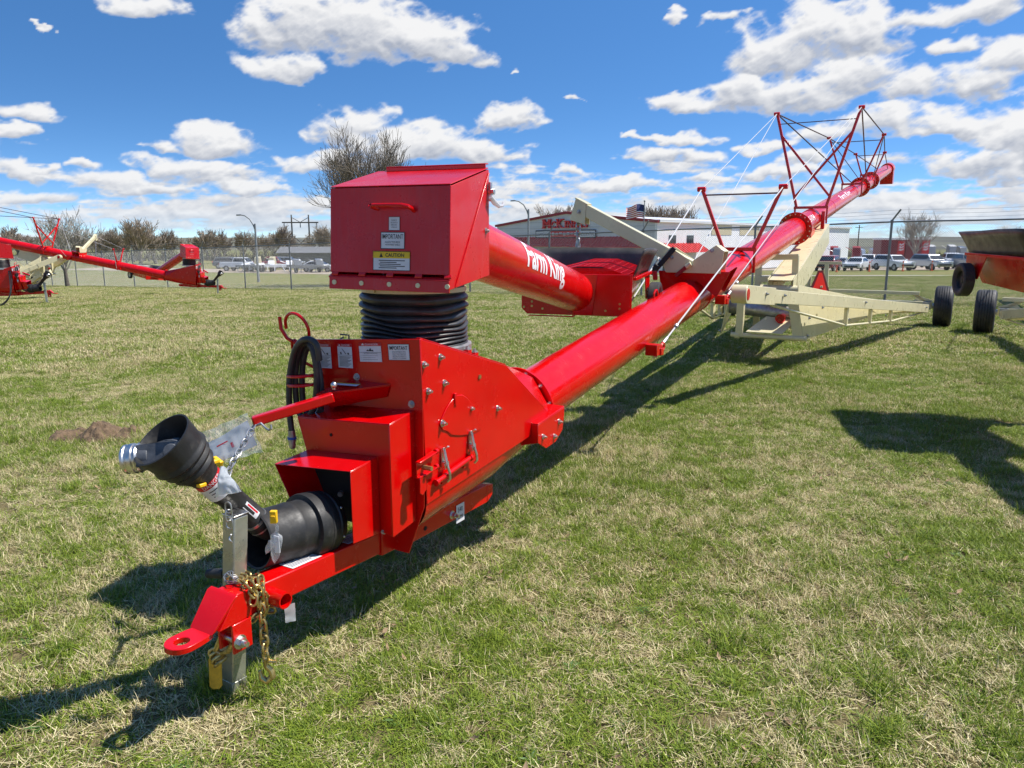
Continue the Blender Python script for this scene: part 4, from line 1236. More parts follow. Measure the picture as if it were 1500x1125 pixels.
def build_swing(root, detail, S=1, ang=-10.4, low=1.306, hl=1.0, hrim=None):
    """rubber boot, intake box, swing-away tube and its hopper; ang = heading of the swing tube relative to the main tube"""
    c0 = Vector((-0.055 * S, 0.405, 0))
    # pivot ring and rubber boot
    q = MB(); q.lathe([(1.195, .20), (1.195, .285), (1.245, .285), (1.25, .275), (1.25, .2)], c0, (0, 0, 1), 56); pr_ = q.build('pivot_ring', GALV, root)
    if detail >= 2:
        for i in range(7):
            a_ = -1.7 + i * .45; p = c0 + Vector((math.cos(a_) * .30, math.sin(a_) * .30, 1.235 - max(0, .26 * (math.sin(a_) * .3 - .0))))
            q = MB(); q.box(p + Vector((0, 0, -.012)), (.03, .03, .028)); q.build('ring_clip', RED, pr_, bevel=0.003)
            q = MB(); hexbolt(q, p + Vector((0, 0, .002)), (0, 0, 1), .012, .008); q.build('bolt', GALV, pr_, smooth=False)
        q = MB(); q.tube([(-.19, .07, 1.255), (-.19, .07, 1.312), (-.245, .07, 1.312)], .004, 8); q.tube([(-.245, .09, 1.265), (-.26, .08, 1.285), (-.225, .07, 1.30)], .004, 8); q.build('pivot_pin', CAST, root)
    prof = [(1.225, .235), (1.235, .262)]
    zz = 1.245; steps = [.020, .020, .021, .022, .024, .028, .034, .042, .048]
    for i, h in enumerate(steps):
        rr = .268 + .002 * math.sin(i * 2.1) + (.004 if i > 6 else 0); k = 6
        for j in range(k + 1):
            tt = j / k; prof.append((zz + h * tt, rr - .020 * (1 - math.sin(math.pi * tt)) ** 1.3))
        zz += h
    prof += [(zz + .004, .256), (zz + .04, .252)]
    n = 72; mb = MB(); x, y, d = Vector((1, 0, 0)), Vector((0, 1, 0)), Vector((0, 0, 1)); vs = []
    for h, r_ in prof:
        for i in range(n):
            a_ = 2 * math.pi * i / n
            f_ = (h - 1.225) / .27
            dz = 0.005 * math.sin(a_ * 5 + h * 31) * math.sin(math.pi * min(1, max(0, f_))) + 0.010 * math.sin(a_ * 2 + h * 9) * math.sin(math.pi * min(1, max(0, f_))) + .006 * math.cos(a_ - 2.6) * f_
            vs.append(c0 + x * r_ * math.cos(a_) + y * r_ * math.sin(a_) + d * (h + dz))
    mb.add(vs, [(j * n + i, j * n + (i + 1) % n, (j + 1) * n + (i + 1) % n, (j + 1) * n + i) for j in range(len(prof) - 1) for i in range(n)])
    rb = mb.build('rubber_boot', RUBBER, root, angle=80)
    q = MB(); q.lathe([(zz + .004, .262), (zz + .026, .262), (zz + .026, .255)], c0, d, 64)
    q.box(c0 + Vector((-.05, -.262, zz + .015)), (.05, .02, .016)); q.build('band_clamp', CREAM, rb)
    # intake box, frame turned with the swing tube
    rz = R(-ang * 1.0) * S
    Q = Matrix.Rotation(rz, 4, 'Z')
    bx = lambda l, t, z: (Q @ Vector((l * S, t, 0))) + Vector((-0.03 * S, 0.40, z))
    xl, xr = -0.262, 0.34
    P = [(-0.352, 1.540), (-0.322, 1.985), (0.118, 2.090), (0.118, 1.585)]
    q = MB()
    for l, s_ in ((xl, 1), (xr, -1)):
        q.prism([bx(l, t, z) for t, z in P], (Q @ Vector((s_ * .004 * S, 0, 0))))
    q.add([bx(xl + .004, .118, 1.585), bx(xr - .004, .118, 1.585), bx(xr - .004, .118, 2.09), bx(xl + .004, .118, 2.09)], [(0, 1, 2, 3)])
    # floor ring of the box
    q.add([bx(xl + .004, -.345, 1.545), bx(xr - .004, -.345, 1.545), bx(xr - .004, .117, 1.587), bx(xl + .004, .117, 1.587)], [(0, 1, 2, 3)])
    ib = q.build('intake_box', REDBOX, root, bevel=0.003)
    q = MB()
    fr = [bx(xl - .001, -.354, 1.612), bx(xr + .001, -.354, 1.605), bx(xr + .001, -.325, 1.988), bx(xl - .001, -.325, 1.988)]
    q.prism(fr, Q @ Vector((0, .005, 0)))
    q.prism([bx(xl - .001, -.325, 1.990), bx(xr + .001, -.325, 1.990), bx(xr + .001, .110, 2.094), bx(xl - .001, .110, 2.094)], (0, 0, .005))
    lid = q.build('box_lid', REDBOX, ib, bevel=0.003)
    q = MB(); q.prism([bx(xl + .06, .085, 2.093), bx(xr - .004, .085, 2.093), bx(xr - .004, .085, 2.112), bx(xl + .06, .085, 2.112)], Q @ Vector((0, .006, 0)))
    q.prism([bx(xl + .06, .086, 2.112), bx(xr - .004, .086, 2.112), bx(xr - .004, .125, 2.114), bx(xl + .06, .125, 2.114)], (0, 0, .005))
    q.build('lid_flange', RED, ib, bevel=0.002)
    # lower hinge strip
    q = MB(); q.prism([bx(xl - .006, -.360, 1.590), bx(xr + .002, -.360, 1.580), bx(xr + .002, -.364, 1.528), bx(xl - .006, -.364, 1.536)], Q @ Vector((0, .008, 0)))
    q.prism([bx(xl - .006, -.366, 1.588), bx(xr + .002, -.366, 1.579), bx(xr + .002, -.348, 1.590), bx(xl - .006, -.348, 1.600)], (0, 0, .004))
    hs = q.build('hinge_strip', REDBOX, ib, bevel=0.002)
    if S == 1:
        q = MB(); q.prism([bx(xr + .0015, -.30, 1.552), bx(xr + .0015, .108, 2.075), bx(xr + .0015, .116, 2.070), bx(xr + .0015, -.288, 1.552)], Q @ Vector((.004, 0, 0))); q.build('lid_edge', RED, ib, bevel=0.0015)
    for i in range(5):
        l = xl + .012 + i * (xr - xl - .03) / 4
        q = MB(); q.prism([bx(l - .005, -.362, 1.604 - .002 * i), bx(l + .03, -.362, 1.604 - .002 * i), bx(l + .03, -.353, 1.616 - .002 * i), bx(l - .005, -.353, 1.616 - .002 * i)], (0, 0, -.008)); q.build('hinge_tab', RED, hs, bevel=0.001)
        if detail >= 2:
            c = bx(l + .012, -.3625, 1.566 - .0025 * i); q = MB(); q.cyl(c, c + (Q @ Vector((0, -.005, 0))), .011, n=16); q.build('hinge_bolt', CREAM, hs)
    hx0, hx1 = -0.035, 0.165
    y_ = lambda z: -.354 + (z - 1.61) / .376 * .029
    pts = [bx(hx0 + .02, y_(1.905), 1.893), bx(hx0, y_(1.9) - .035, 1.905), bx(hx0 + .015, y_(1.9) - .040, 1.907), bx(hx1 - .04, y_(1.9) - .040, 1.906), bx(hx1 - .01, y_(1.9) - .036, 1.900), bx(hx1, y_(1.9) - .02, 1.890), bx(hx1, y_(1.88), 1.882)]
    q = MB(); q.tube(pts, .0095, 10); q.build('box_handle', RED, ib)
    if detail == 1:
        for z_, w__ in ((1.86, .06), (1.79, .12), (1.71, .18)):
            st = Sticker(bx(.06 - w__ / 2, y_(z_) - .0015, z_), Q @ Vector((S, 0, 0)), (0, 0, 1), w__, .06); st.done(ib)
    if detail >= 2:
        ex = (Q @ Vector((1, 0, -.01))).normalized(); ey = (Q @ Vector((0, .0768, .997))).normalized()
        st = Sticker(bx(.041, y_(1.858) - .0015, 1.858), ex, ey, .056, .060); st.frame(1, .03)
        for i, q_ in enumerate(('CHECK', 'ALL BOLTS', 'BEFORE', 'USING')): st.text(q_, .5, .3 + .17 * i, .09, 1, .5 if i != 1 else .62, align='C')
        st.done(ib)
        st = Sticker(bx(.001, y_(1.792) - .0015, 1.792), ex, ey, .121, .075); st.frame(1, .025); st.text('IMPORTANT', .5, .40, .27, 1, .88, align='C', offset=.004)
        st.text('ALIGN THIS BOX', .5, .64, .1, 1, .64, align='C'); st.text('WITH FIRST WELD', .5, .80, .1, 1, .62, align='C'); st.done(ib)
        st = Sticker(bx(-.038, y_(1.708) - .0015, 1.708), ex, ey, .188, .086); st.rect(0, 0, 1, .36, 3); st.frame(1, .015)
        st.poly([(.18, .31), (.225, .08), (.27, .31)], 1); st.text('CAUTION', .34, .29, .19, 1, .50, offset=.02)
        for i in range(5): st.rect(.16 + .03 * (i % 2), .46 + .095 * i, .86 - .22 * ((i * 5) % 3) / 2, .50 + .095 * i, 1)
        st.done(ib)
        # strap latch on the side
        c = bx(xr + .004, .085, 1.965); q = MB(); q.box(c + Q @ Vector((.008, .02, .02)), (.014, .02, .09), Q.to_3x3()); q.cyl(c + Q @ Vector((-.002, .02, .02)), c + Q @ Vector((.03, .02, .02)), .014, n=12)
        q.build('lid_latch', STEEL, ib, bevel=.002)
        q = MB(); q.tube([c + Q @ Vector((.016, .0, -.005)), c + Q @ Vector((.02, .045, -.03)), c + Q @ Vector((.025, .09, -.045)), c + Q @ Vector((.026, .14, -.04)), c + Q @ Vector((.026, .155, -.025))], [.010, .014, .010, .007, .006], 8); q.build('latch_strap', BAGW, ib)
        c = bx(xr, .075, 1.80); hexbolt(q := MB(), c, Q @ Vector((1, 0, 0)), .010, .008); q.build('bolt', GALV, ib, smooth=False)
    # swing tube
    rt = 0.168
    p0 = bx(0.0, -.05, 1.84); ln = 3.05
    d = (Q @ Vector((0, 1, 0)) * ln + Vector((0, 0, low - 1.84))).normalized()
    ss, se = 0.12, 3.12
    q = MB(); q.cyl(p0 + d * ss, p0 + d * se, rt, n=64); stb = q.build('swing_tube', RED, root)
    q = MB(); q.lathe([(0, rt), (0, rt + .012), (.012, rt + .012), (.012, rt)], p0 + d * (ss + .36), d, 56); q.build('tube_collar', RED, stb)
    sx = d.cross(Vector((0, 0, 1))).normalized(); sz = sx.cross(d).normalized()
    q = MB()
    if detail >= 2:
        wrapped_text(q, 'Farm King', lambda X_, Y_: p0 + d * (1.28 + X_) + (sx * math.cos(.16 + (Y_ - .11) / rt) + sz * math.sin(.16 + (Y_ - .11) / rt)) * (rt + .0018), .235, .88, 0, 18, .026)
        q.build('lettering', WHITE, stb)
    # hopper
    H = p0 + d * 3.10; H.z = 0
    hq = lambda l, t, z: H + (Q @ Vector((l * S, t * hl if t > .06 else t, 0))) + Vector((0, 0, z))
    zb, zt_ = low - .20, low + .165
    q = MB()
    q.prism([hq(-.50, 0, zb + .05), hq(-.45, 0, zb - .0), hq(.47, 0, zb), hq(.50, 0, zb + .03), hq(.50, 0, zt_), hq(-.42, 0, zt_ - .01), hq(-.50, 0, zt_ - .12)], Q @ Vector((0, .006, 0)))
    hp = q.build('swing_hopper', RED, root, bevel=0.003)
    q = MB()                    # trough body behind the front sheet
    A = [hq(-.5, .006, zt_ - .03), hq(.5, .006, zt_ - .01), hq(.5, 1.45, zt_ + .02), hq(-.5, 1.45, zt_ + .02)]
    B = [hq(-.38, .006, zb + .01), hq(.38, .006, zb + .01), hq(.34, 1.45, zb + .07), hq(-.34, 1.45, zb + .07)]
    q.add(A + B, [(0, 4, 7, 3), (1, 2, 6, 5), (4, 5, 6, 7), (2, 3, 7, 6)])
    q.build('hopper_trough', RED, hp, bevel=0.002)
    q = MB()                    # angled lit wing and notched vertical flange
    q.prism([hq(.008, -.088, zb + .01), hq(.16, -.016, zb + .01), hq(.20, -.016, zt_ - .005), hq(.008, -.088, zt_ - .005)], Q @ Vector((.0, -.004, 0)))
    q.prism([hq(.162, -.014, zb + .012), hq(.202, -.014, zt_ - .007), hq(.49, -.010, zt_ - .007), hq(.49, -.010, zb + .012)], Q @ Vector((.0, -.004, 0)))
    q.prism([hq(.0, -.012, zb - .01), hq(.0, -.09, zb - .01), hq(.0, -.09, zt_ + .02), hq(.0, -.012, zt_ + .03)], Q @ Vector((.006 * S, 0, 0)))
    q.prism([hq(-.42, -.012, zb - .012), hq(.0, -.012, zb - .012), hq(.0, -.05, zb - .014), hq(-.42, -.05, zb - .014)], (0, 0, .006))
    q.build('front_wing', RED, hp, bevel=0.002)
    if detail >= 2:
        q = MB()
        q.prism([hq(.065, -.075, zb + .19), hq(.115, -.052, zb + .19), hq(.115, -.052, zt_ - .03), hq(.065, -.075, zt_ - .03)], Q @ Vector((.004, 0, 0)))
        q.prism([hq(.02, -.098, zb + .14), hq(.055, -.082, zb + .14), hq(.055, -.082, zt_ - .02), hq(.02, -.098, zt_ - .02)], Q @ Vector((.004, 0, 0)))
        q.build('hanger_plate', TRIMR, hp, bevel=0.002)
        for (l, z) in ((-.40, zb + .11), (-.40, zb + .07), (-.30, zb + .05), (-.475, zb + .06), (.28, zb + .05), (.40, zb + .11), (.40, zb + .07)):
            c = hq(l, -.0005 if l < 0 else -.030 + .02 * (l > .35), z); q = MB(); q.cyl(c, c + Q @ Vector((0, -.006, 0)), .010, n=10); q.build('hopper_bolt', BRASS, hp, smooth=False)
    # mesh guards
    q = MB()
    def grid(c00, c10, c11, c01, nu, nv):
        for i in range(nu + 1):
            a_ = c00.lerp(c10, i / nu); b_ = c01.lerp(c11, i / nu); q.tube([a_, b_], .0032, 5)
        for j in range(nv + 1):
            a_ = c00.lerp(c01, j / nv); b_ = c10.lerp(c11, j / nv); q.tube([a_, b_], .0032, 5)
    for l0 in (-.28,):
        l1, lm = .44, .0; z0 = zt_ - .01; z1 = zt_ + .06
        for t0, t1 in ((.12, .72), (.78, 1.38)):
            zoff = .03 * (t0 > .5)
            grid(hq(l0, t0, z0 + zoff), hq(lm, t0, z1 + zoff), hq(lm, t1, z1 + zoff + .02), hq(l0, t1, z0 + zoff + .02), 4, 6)
            grid(hq(lm, t0, z1 + zoff), hq(.22, t0, z1 + zoff), hq(.22, t1, z1 + zoff + .02), hq(lm, t1, z1 + zoff + .02), 4, 6)
            grid(hq(.22, t0, z1 + zoff), hq(l1, t0, z0 + zoff), hq(l1, t1, z0 + zoff + .02), hq(.22, t1, z1 + zoff + .02), 4, 6)
    q.build('mesh_guard', RED, hp)
    # flared rubber skirts round three sides
    def skirt(path, top, h):
        mb = MB(); vs = []; k = len(path)
        for i, (l, t) in enumerate(path):
            for j in range(5):
                f_ = j / 4; o_ = .10 * f_ ** 1.5
                ll, tt = l + (o_ if l > 0 else -o_) * (abs(l) > .3) + .01 * math.sin(i * 1.3 + j), t + o_ * (t > 1.0) + .006 * math.sin(i * 2.1)
                vs.append(hq(ll, tt, zt_ - .03 + (h + .01 * math.sin(i * .9)) * f_))
        mb.add(vs, [(i * 5 + j, (i + 1) * 5 + j, (i + 1) * 5 + j + 1, i * 5 + j + 1) for i in range(k - 1) for j in range(4)])
        return mb
    path = [(.50, .04)] + [(.50, t) for t in (.3, .6, .9, 1.2, 1.38)] + [(.47, 1.45), (.35, 1.48), (.15, 1.48), (-.15, 1.48), (-.35, 1.48), (-.47, 1.45)] + [(-.50, t) for t in (1.38, 1.2, .9, .6, .3)] + [(-.50, .10)]
    sk = skirt(path, 0, .235).build('rubber_skirt', SKIRT, hp, angle=80)
    sk.modifiers.new('sheet', 'SOLIDIFY').thickness = .008
    q = MB(); q.bar(hq(.515, .02, zt_ - .04), hq(.535, 1.40, zt_ - .01), .03, .03); q.bar(hq(-.515, .02, zt_ - .04), hq(-.535, 1.40, zt_ - .01), .03, .03); q.bar(hq(-.5, 1.47, zt_ - .01), hq(.5, 1.47, zt_ - .01), .03, .03)
    q.prism([hq(.52, .95, zt_ - .03), hq(.52, 1.40, zt_), hq(.52, 1.38, zb + .10), hq(.52, 1.1, zb + .12)], Q @ Vector((.01, 0, 0)))
    q.prism([hq(-.53, .95, zt_ - .03), hq(-.53, 1.40, zt_), hq(-.53, 1.38, zb + .10), hq(-.53, 1.1, zb + .12)], Q @ Vector((.01, 0, 0)))
    q.build('skirt_rail', RED, hp, bevel=.003)
    for l in (.60, -.60):
        wheel(hp, 'wheel', hq(l, 1.22, zb + .11), Q @ Vector((1, 0, 0)), .165, .10, hrim or CREAM, ribs=False)
    return hp, hq, zt_


def build_auger(loc, rz, label, detail=2, S=1, tlen=27.6, k=1.0, axle_t=15.16, half=2.19, swing=-10.4, group=None, boom=True, scale=1.0, axle_drop=0.0, low=1.306, pitch=0.0, hl=1.0, hrim=None, masts=(6.7, 11.8), mh=(.94, 1.86), mw_=1.0):
    """k stretches everything along the tube beyond the boom; axle_t = where the wheels stand"""
    root = empty('grain_auger', loc, rz, label, 'auger', group)
    root.scale = (scale,) * 3; root.rotation_euler = (pitch, 0, rz)
    build_boot(root, detail); build_tongue(root, detail); build_shaft(root, detail); build_arm_hoses(root, detail)
    hp, hq, zt_ = build_swing(root, detail, S, swing, low, hl, hrim)
    K = lambda t: 5.45 + (t - 5.45) * k if t > 5.45 else t
    r = 0.18
    t1 = K(10.4)
    # tube sections and flanges
    q = MB(); q.cyl(axis(1.37), axis(t1), r, n=72, caps=False); lower = q.build('main_tube', RED, root)
    q = MB(); q.cyl(axis(t1), axis(tlen), r * .97, n=72); q.cyl(axis(t1 + 3.2), axis(t1 + 3.212), r * .985, n=72); upper = q.build('upper_tube', RED, root)
    for tt, rr in ((t1, .262), (K(19.2), .25), (K(21.6), .25)):
        if tt > tlen - 1: continue
        q = MB(); b2 = [] if detail >= 2 else None
        flange_ring(q, tt, rr, .022, 18, 0, b2); fr = q.build('tube_flange', RED, lower, bevel=.002)
        for b3 in b2 or []: b3.build('bolt', STEEL, fr, smooth=False)
    q = MB(); q.lathe([(0, r), (0, r + .006), (.03, r + .006), (.03, r)], axis(4.95), AX, 64); q.build('weld_collar', RED, lower)
    if detail >= 2:
        q = MB()
        wrapped_text(q, '16104', lambda X_, Y_: axis(t1 + .35 + X_) + (RX * math.cos(.25 + Y_ / r) + UN * math.sin(.25 + Y_ / r)) * (r * .97 + .002), .12, .55, 0, 6, .015)
        q.build('lettering', WHITE, upper); q = MB()
        wrapped_text(q, 'Farm King', lambda X_, Y_: axis(K(14.6) + X_) + (RX * math.cos(.25 + Y_ / r) + UN * math.sin(.25 + Y_ / r)) * (r * .97 + .002), .16, 1.5, 0, 8, .015)
        q.build('lettering', WHITE, upper)
        q = MB(); p = axis(3.9, -.02, r); q.tube([p + Vector((0, -.05, -.02)), p + Vector((0, -.05, .03)), p + Vector((0, -.02, .06)), p + Vector((0, .02, .06)), p + Vector((0, .05, .03)), p + Vector((0, .05, -.02))], .010, 8); q.build('lifting_eye', RED, lower)
    # discharge hood
    e = axis(tlen); q = MB(); q.cyl(e - AX * .55, e + AX * .10, .215, n=40)
    q.prism([e - AX * .45 + Vector((-.2, 0, -.1)), e + AX * .08 + Vector((-.2, 0, -.1)), e + AX * .08 + Vector((-.2, .02, -.50)), e - AX * .36 + Vector((-.2, 0, -.50))], (.4, 0, 0))
    q.build('discharge_hood', RED, upper)
    # ---- boom over the hopper: cream arm on a saddle, with hanging chain
    if boom:
        tb = 4.72
        zc = tz(tb); q = MB()
        saddle = [(-.30 * S, tb - .0, zc + .27), (.42 * S, tb, zc + .27), (.30 * S, tb, zc + .02), (.10 * S, tb, zc + .17), (-.12 * S, tb, zc + .13), (-.26 * S, tb, zc + .05)]
        q.prism(saddle, (0, .012, 0)); q.prism([(x_, y_ + .28, z_ + .037) for x_, y_, z_ in saddle], (0, .012, 0))
        q.prism([(-.25 * S, tb + .012, zc + .262), (.40 * S, tb + .012, zc + .262), (.40 * S, tb + .28, zc + .299), (-.25 * S, tb + .28, zc + .299)], (0, 0, .008))
        q.build('boom_saddle', RED, lower, bevel=.003)
        def bp(u, v): return onT(u, v, tb - .012)
        q = MB()
        plate = [(975, 399), (968, 378), (982, 362), (1013, 383), (1049, 359), (1061, 368), (1055, 401)]
        pl = [bp(*a_) for a_ in plate]
        if S != 1: pl = [Vector((-p.x, p.y, p.z)) for p in pl]
        q.prism(pl, (0, .008, 0)); q.prism([p + Vector((0, .16, .0)) for p in pl], (0, .008, 0))
        q.prism([pl[3] + Vector((0, .008, 0)), pl[4] + Vector((0, .008, 0)), pl[4] + Vector((0, .16, 0)), pl[3] + Vector((0, .16, 0))], (0, 0, -.008))
        q.prism([pl[4] + Vector((0, .008, 0)), pl[5] + Vector((0, .008, 0)), pl[5] + Vector((0, .16, 0)), pl[4] + Vector((0, .16, 0))], (0, 0, -.008))
        bm_ = q.build('boom_post', CREAM, root, bevel=.003)
        q = MB()
        a_ = bp(1010, 391); b_ = bp(849, 305)
        if S != 1: a_.x *= -1; b_.x *= -1
        a_ += Vector((0, .085, 0)); b_ += Vector((0, .085, 0))
        q.bar(a_, b_, .10, .125, (0, 0, 1)); arm = q.build('boom_arm', CREAM, root, bevel=.006)
        q = MB(); dd = (b_ - a_).normalized(); nn = dd.cross(Vector((0, 1, 0))).normalized()
        if nn.z < 0: nn = -nn
        for y_ in (-.06, .052):
            q.prism([b_ + Vector((0, y_, 0)) + nn * .075 - dd * .03, b_ + Vector((0, y_, 0)) + nn * .075 + dd * .10, b_ + Vector((0, y_, 0)) - nn * .16 + dd * .06, b_ + Vector((0, y_, 0)) - nn * .13 - dd * .12], (0, .008, 0))
        q.bar(b_ + nn * .068 - dd * .05, b_ + nn * .068 + dd * .11, .125, .010, (0, 0, 1))
        q.build('boom_head', CREAM, arm, bevel=.002)
        q = MB(); c = b_ - nn * .04 + Vector((0, -.065, 0)); hexbolt(q, c, (0, -1, 0), .016, .012); q.build('bolt', GALV, arm, smooth=False)
        if detail >= 2:
            for (u, v) in ((984, 377), (1043, 367)):
                c = bp(u, v); q = MB(); hexbolt(q, c, (0, -1, 0), .014, .012); q.build('bolt', GALV, bm_, smooth=False)
            q = MB(); q.bar(bp(990, 404), bp(1012, 386), .035, .035); q.build('boom_lock', TRIMR, bm_, bevel=.003)
            q = MB(); q.cyl(bp(1006, 391) + Vector((0, -.02, 0)), bp(1013, 386) + Vector((0, -.02, .0)), .024, n=14); q.build('lock_pin', CREAM, bm_)
        ch = MB(); top = b_ - nn * .12; bot = Vector((top.x, top.y, zt_ + .03))
        top2 = Vector((bot.x, bot.y, top.z))
        chain_links(ch, [top, bot], .075, .008, 10, 6); ch.build('hopper_chain', GALV, arm)
        if detail >= 2:
            q = MB(); q.bar(bot + Vector((0, 0, .28)), bot + Vector((0, 0, .10)), .028, .035, (0, 1, 0)); q.build('chain_hook', GALV, arm, bevel=.006)
            # ratchet strap over the boom
            q = MB(); A = bp(986, 366) + Vector((0, -.02, 0)); Bp = bp(961, 396) + Vector((0, -.03, 0))
            q.bar(A + Vector((.02, 0, .02)), Bp, .05, .012, (0, 1, 0)); q.bar(bp(966, 388) + Vector((0, -.05, 0)), bp(957, 402) + Vector((0, -.05, 0)), .06, .04, (0, 1, 0)); q.build('ratchet_strap', PLASTIC, arm, bevel=.004)
            q = MB(); q.bar(bp(962, 396) + Vector((0, -.06, 0)), bp(963, 410) + Vector((0, -.06, 0)), .05, .03, (0, 1, 0)); q.build('ratchet_handle', LABELR, arm, bevel=.012)
    # ---- trusses
    def mast(tm, hw0, hw1, zt2, xbrace=False, rr=.019):
        base = tz(tm) + r; m = MB()
        m.bar((-hw0 - .05, tm, base + .02), (hw0 + .05, tm, base + .02), .05, .045)
        for s_ in (1, -1): m.bar((s_ * (hw0 + .03), tm, base + .02), (s_ * (hw0 + .03), tm, base - .26), .03, .03, (0, 1, 0))
        mo = m.build('truss_base', RED, upper, bevel=.003)
        for s_ in (1, -1):
            m = MB(); m.bar((s_ * hw0, tm, base), (s_ * hw1, tm, zt2), rr * 2, rr * 2, (0, 1, 0)); m.cyl((s_ * hw1 - .05, tm, zt2 - .02), (s_ * hw1 + .05, tm, zt2 - .02), .03, n=12); m.build('truss_post', RED, mo, bevel=.003)
        f_ = .88
        m = MB(); xx = hw0 + (hw1 - hw0) * f_; zz_ = base + (zt2 - base) * f_; m.tube([(-xx, tm, zz_), (xx, tm, zz_)], .010 if not xbrace else .008, 6); m.build('truss_tie', CABLE, mo)
        if xbrace:
            f0, f1 = .12, .76
            m = MB(); g_ = lambda s_, f_: Vector((s_ * (hw0 + (hw1 - hw0) * f_), tm, base + (zt2 - base) * f_))
            for s_ in (1, -1): m.bar(g_(s_, f0), g_(-s_, f1), rr * 1.7, rr * 1.7, (0, 1, 0))
            m.build('cross_brace', RED, mo, bevel=.003)
        return [Vector((s_ * hw1, tm, zt2 - .02)) for s_ in (1, -1)]
    ms = []
    M1, M2 = (K(q_) for q_ in masts)
    m1 = mast(M1, .17, .48, tz(M1) + mh[0])
    m2 = mast(M2, .24 * mw_, .69 * mw_, tz(M2) + mh[1], True, .022)
    m3 = mast(K(17.5), .19, .60, tz(K(17.5)) + 1.32) if K(17.5) < tlen - 1 else None
    m4 = mast(K(21.0), .16, .37, tz(K(21.0)) + .80) if K(21.0) < tlen - 1 else None
    cab = MB(); dark = MB()
    for i, s_ in enumerate((1, -1)):
        an = Vector((s_ * .245, 3.28, tz(3.28) - .10)); pv = Vector((s_ * .27, 5.30, tz(5.3) - .02))
        cab.tube([an, m1[i]], .0075, 8); cab.tube([m1[i], m2[i]], .0050, 8); cab.tube([pv, m2[i]], .0055, 8)
        end = axis(tlen - 2.2, s_ * .15, .12)
        if m3: dark.tube([m2[i], m3[i]], .012, 6); dark.tube([m2[i], axis(K(19.0), s_ * .17, .12)], .012, 6); dark.tube([m3[i], m4[i] if m4 else end], .012, 6); dark.tube([m3[i], axis(K(20.5), s_ * .17, .12)], .010, 6)
        if m4: dark.tube([m4[i], end], .012, 6)
        if not m3: dark.tube([m2[i], end], .012, 6)
    cab.build('support_cable', ROPE, lower); dark.build('truss_cable', CABLE, upper)
    for s_ in (1, -1):
        for tt in (3.18, 5.2):
            c = Vector((s_ * .205, tt, tz(tt) - .10)); m = MB(); m.box(c + Vector((s_ * .015, 0, 0)), (.10, .10, .09)); m.box(c + Vector((s_ * .05, .06, -.02)), (.05, .06, .06)); m.build('cable_bracket', RED, lower, bevel=.004)
            if detail >= 2:
                m = MB(); m.tube(oval(c + Vector((s_ * .055, .11, .01)), (0, .8, .5), (1, 0, 0), .08, .055, 14), .011, 7, closed=True); m.build('cable_shackle', RED, lower)
                a_ = c + Vector((s_ * .045, .13, .03)); b_ = (m1 if tt < 4 else m2)[0 if s_ > 0 else 1]; dd = (b_ - a_).normalized()
                m = MB(); m.cyl(a_, a_ + dd * .10, .016, n=10); m.cyl(a_ + dd * .30, a_ + dd * .33, .02, n=10); m.build('cable_clamp', GALV, lower)
                m = MB(); hexbolt(m, c + Vector((s_ * .03, -.02, -.05)), (s_, 0, -.2), .016, .014); m.build('bolt', STEEL, lower, smooth=False)
    # ---- undercarriage
    ta = axle_t; f_ = (ta - 5.5) / 9.66; T_ = lambda t: 5.5 + (t - 5.5) * f_
    zt3 = lambda t: tz(t)
    for s_ in (1, -1):
        m = MB(); a_ = Vector((s_ * .33, 5.55, 1.19)); b_ = Vector((s_ * (half - .30), T_(14.6), .40 - axle_drop))
        dd = (b_ - a_).normalized()
        m.bar(a_, a_ + dd * .85, .13, .20); m.bar(a_ + dd * .851, b_, .11, .16)
        m.cyl(a_ + Vector((-.08, 0, 0)), a_ + Vector((.085, 0, 0)), .10, n=24)
        dr = m.build('drag_arm', CREAM, root, bevel=.005)
        m = MB(); m.cyl(a_ + Vector((s_ * -.10, 0, 0)), a_ + Vector((s_ * .09, 0, 0)), .062, n=20); m.build('pivot_pin', RED, dr)
        m = MB(); w0 = a_ + dd * .9 + Vector((0, 0, -.10)); w1 = a_.lerp(b_, .42) + Vector((0, 0, -.34)); w2 = a_.lerp(b_, .72) + Vector((0, 0, -.26)); w3 = b_ + Vector((0, 0, -.06))
        m.tube([w0, w1, w2, w3], .018, 8)
        for ff, zz_ in ((.42, -.32), (.56, -.29), (.70, -.26)):
            c = a_.lerp(b_, ff); m.bar(c + Vector((0, 0, -.08)), c + Vector((0, 0, zz_)), .14, .05, (1, 0, 0))
        m.build('arm_truss', CREAM, dr, bevel=.003)
        m = MB(); hub = Vector((s_ * half, ta, .42 - axle_drop))
        m.cyl(hub - Vector((s_ * .05, 0, 0)), hub - Vector((s_ * .40, 0, 0)), .055, n=16); m.box(hub - Vector((s_ * .30, .0, 0)), (.14, .20, .16)); m.build('hub', GALV, root, bevel=.004)
        wheel(root, 'wheel', hub, (1, 0, 0), .42, .34, CREAM)
        m = MB(); c0 = Vector((s_ * .30, T_(8.3), 0)); tip = Vector((s_ * .58, T_(8.3), .39)); far = Vector((s_ * (half - .42), T_(14.5), .33 - axle_drop)); ft = Vector((s_ * (half - .42), T_(14.5), .46 - axle_drop))
        pl = [tip, tip.lerp(far, .55) + Vector((0, 0, .14)), far, ft, tip.lerp(far, .32) + Vector((0, 0, .52)), Vector((s_ * .46, T_(8.3), 1.15)), Vector((s_ * .47, T_(8.3), .95))]
        m.prism(pl, (-s_ * .010, 0, 0))
        if s_ > 0: m.prism([tip, pl[6], pl[6] + Vector((-s_ * .14, -.01, 0)), tip + Vector((-s_ * .14, -.01, 0))], (0, .008, 0))
